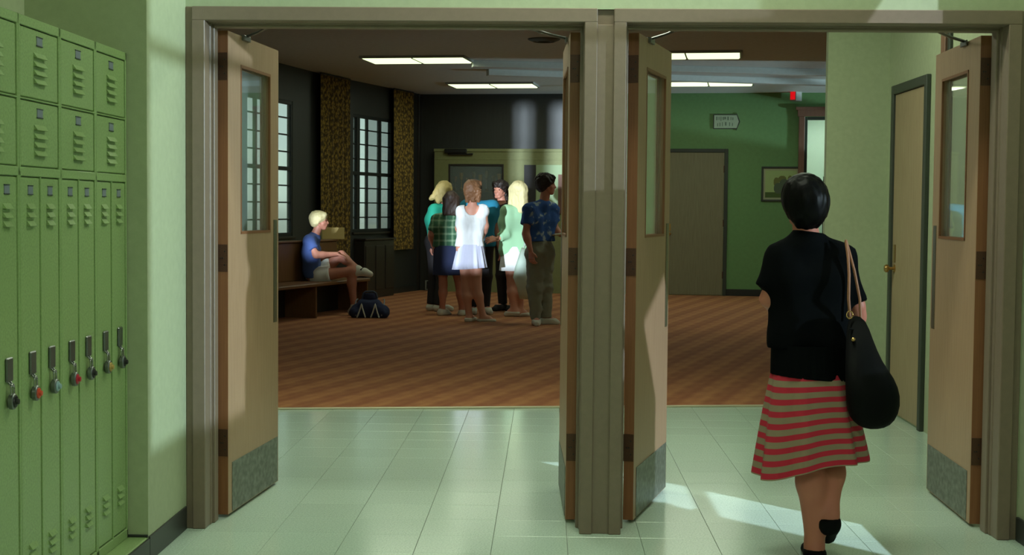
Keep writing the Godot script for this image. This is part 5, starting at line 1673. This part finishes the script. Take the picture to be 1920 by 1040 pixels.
func _ready() -> void:
	var cam := Camera3D.new()
	cam.name = "camera"
	cam.transform = Transform3D(cam_basis, EYE)
	cam.fov = rad_to_deg(2.0 * atan(520.0 / FOCAL))
	cam.near = 0.05
	cam.far = 200.0
	cam.current = true
	add_child(cam)
	var we := WorldEnvironment.new()
	we.name = "environment"
	var env := Environment.new()
	env.background_mode = Environment.BG_SKY
	var sky := Sky.new()
	var sm := ProceduralSkyMaterial.new()
	sm.sky_top_color = Color(0.62, 0.76, 0.78)
	sm.sky_horizon_color = Color(0.80, 0.92, 0.86)
	sm.ground_horizon_color = Color(0.70, 0.80, 0.74)
	sm.ground_bottom_color = Color(0.45, 0.50, 0.44)
	sm.sun_angle_max = 1.0
	sky.sky_material = sm
	env.sky = sky
	env.background_energy_multiplier = 1.15
	env.tonemap_mode = Environment.TONE_MAPPER_LINEAR
	env.tonemap_exposure = 1.0
	env.sdfgi_enabled = true
	env.ssao_enabled = true
	env.ssil_enabled = true
	we.environment = env
	add_child(we)
	# sun through the corridor window: a narrow band on the head of the frame, the floor and the middle leaf
	var sun := DirectionalLight3D.new()
	sun.name = "sun"
	add_child(sun)
	sun.look_at_from_position(Vector3.ZERO, Vector3(-0.65, -0.95, -0.76))
	sun.light_energy = 1.8
	sun.light_color = Color(0.86, 0.93, 1.0)
	sun.light_angular_distance = 0.6
	sun.shadow_enabled = true
	# low lamp outside the corridor window, across to the left wall
	lamp("corridor_window_lamp", Vector3(26.7, 3.8, 10.3), Vector3(-1.51, 1.4, 0.15), 8.0, 0.9, Color(0.84, 0.95, 1.0), 0.25)
	# lamp outside the lobby windows on the left
	lamp("lobby_window_lamp", Vector3(-13.7, 2.04, 38.5), Vector3(-0.8, 1.3, -11.2), 9.0, 2.6, Color(0.88, 0.95, 1.0), 0.3)
	# daylight thrown up from the ground outside the high right window, raking the far ceiling
	lamp("right_window_lamp", Vector3(16.0, 0.3, -12.2), Vector3(2.5, 3.1, -14.0), 22.0, 1.0, Color(0.82, 0.96, 1.0), 0.2)
	BW = wall_frame(Vector3(-2.08, 0, -17.45), Vector3(-0.1347, 0, 0.9909).normalized())
	S1 = wall_frame(Vector3(-6.05, 0, -0.2), Vector3(0.9786, 0, 0.2059).normalized())
	S1_len = (14.026 - 0.2) / 0.97858
	S2 = wall_frame(Vector3(-3.141, 0, -14.026), Vector3(0.955, 0, 0.2958).normalized())
	make_materials()
	for k in [["cloth_lilac_ds", M.cloth_lilac], ["cloth_navy_ds", M.cloth_navy], ["cloth_white_ds", M.cloth_white]]:
		M[k[0]] = k[1].duplicate()
		M[k[0]].cull_mode = BaseMaterial3D.CULL_DISABLED
	build_structure()
	door_frame()
	door_leaf(1, Vector3(-1.38, 0, -0.205), Vector3(0.0898, 0, -0.996), -1, "tan door leaf with glass and grey kick plate beside the lockers")
	door_leaf(2, Vector3(0.137, 0, -0.205), Vector3(-0.028, 0, -1.0), 1, "tan door leaf seen edge on against the centre post")
	door_leaf(3, Vector3(0.385, 0, -0.205), Vector3(0.217, 0, -0.81), -1, "tan door leaf half open to the right of the centre post")
	door_leaf(4, Vector3(1.885, 0, -0.225), Vector3(0.028, 0, -1.0), 1, "tan door leaf standing open beside the shut side door")
	lockers()
	furniture()
	walking_woman()
	seated_boy()
	group_people()
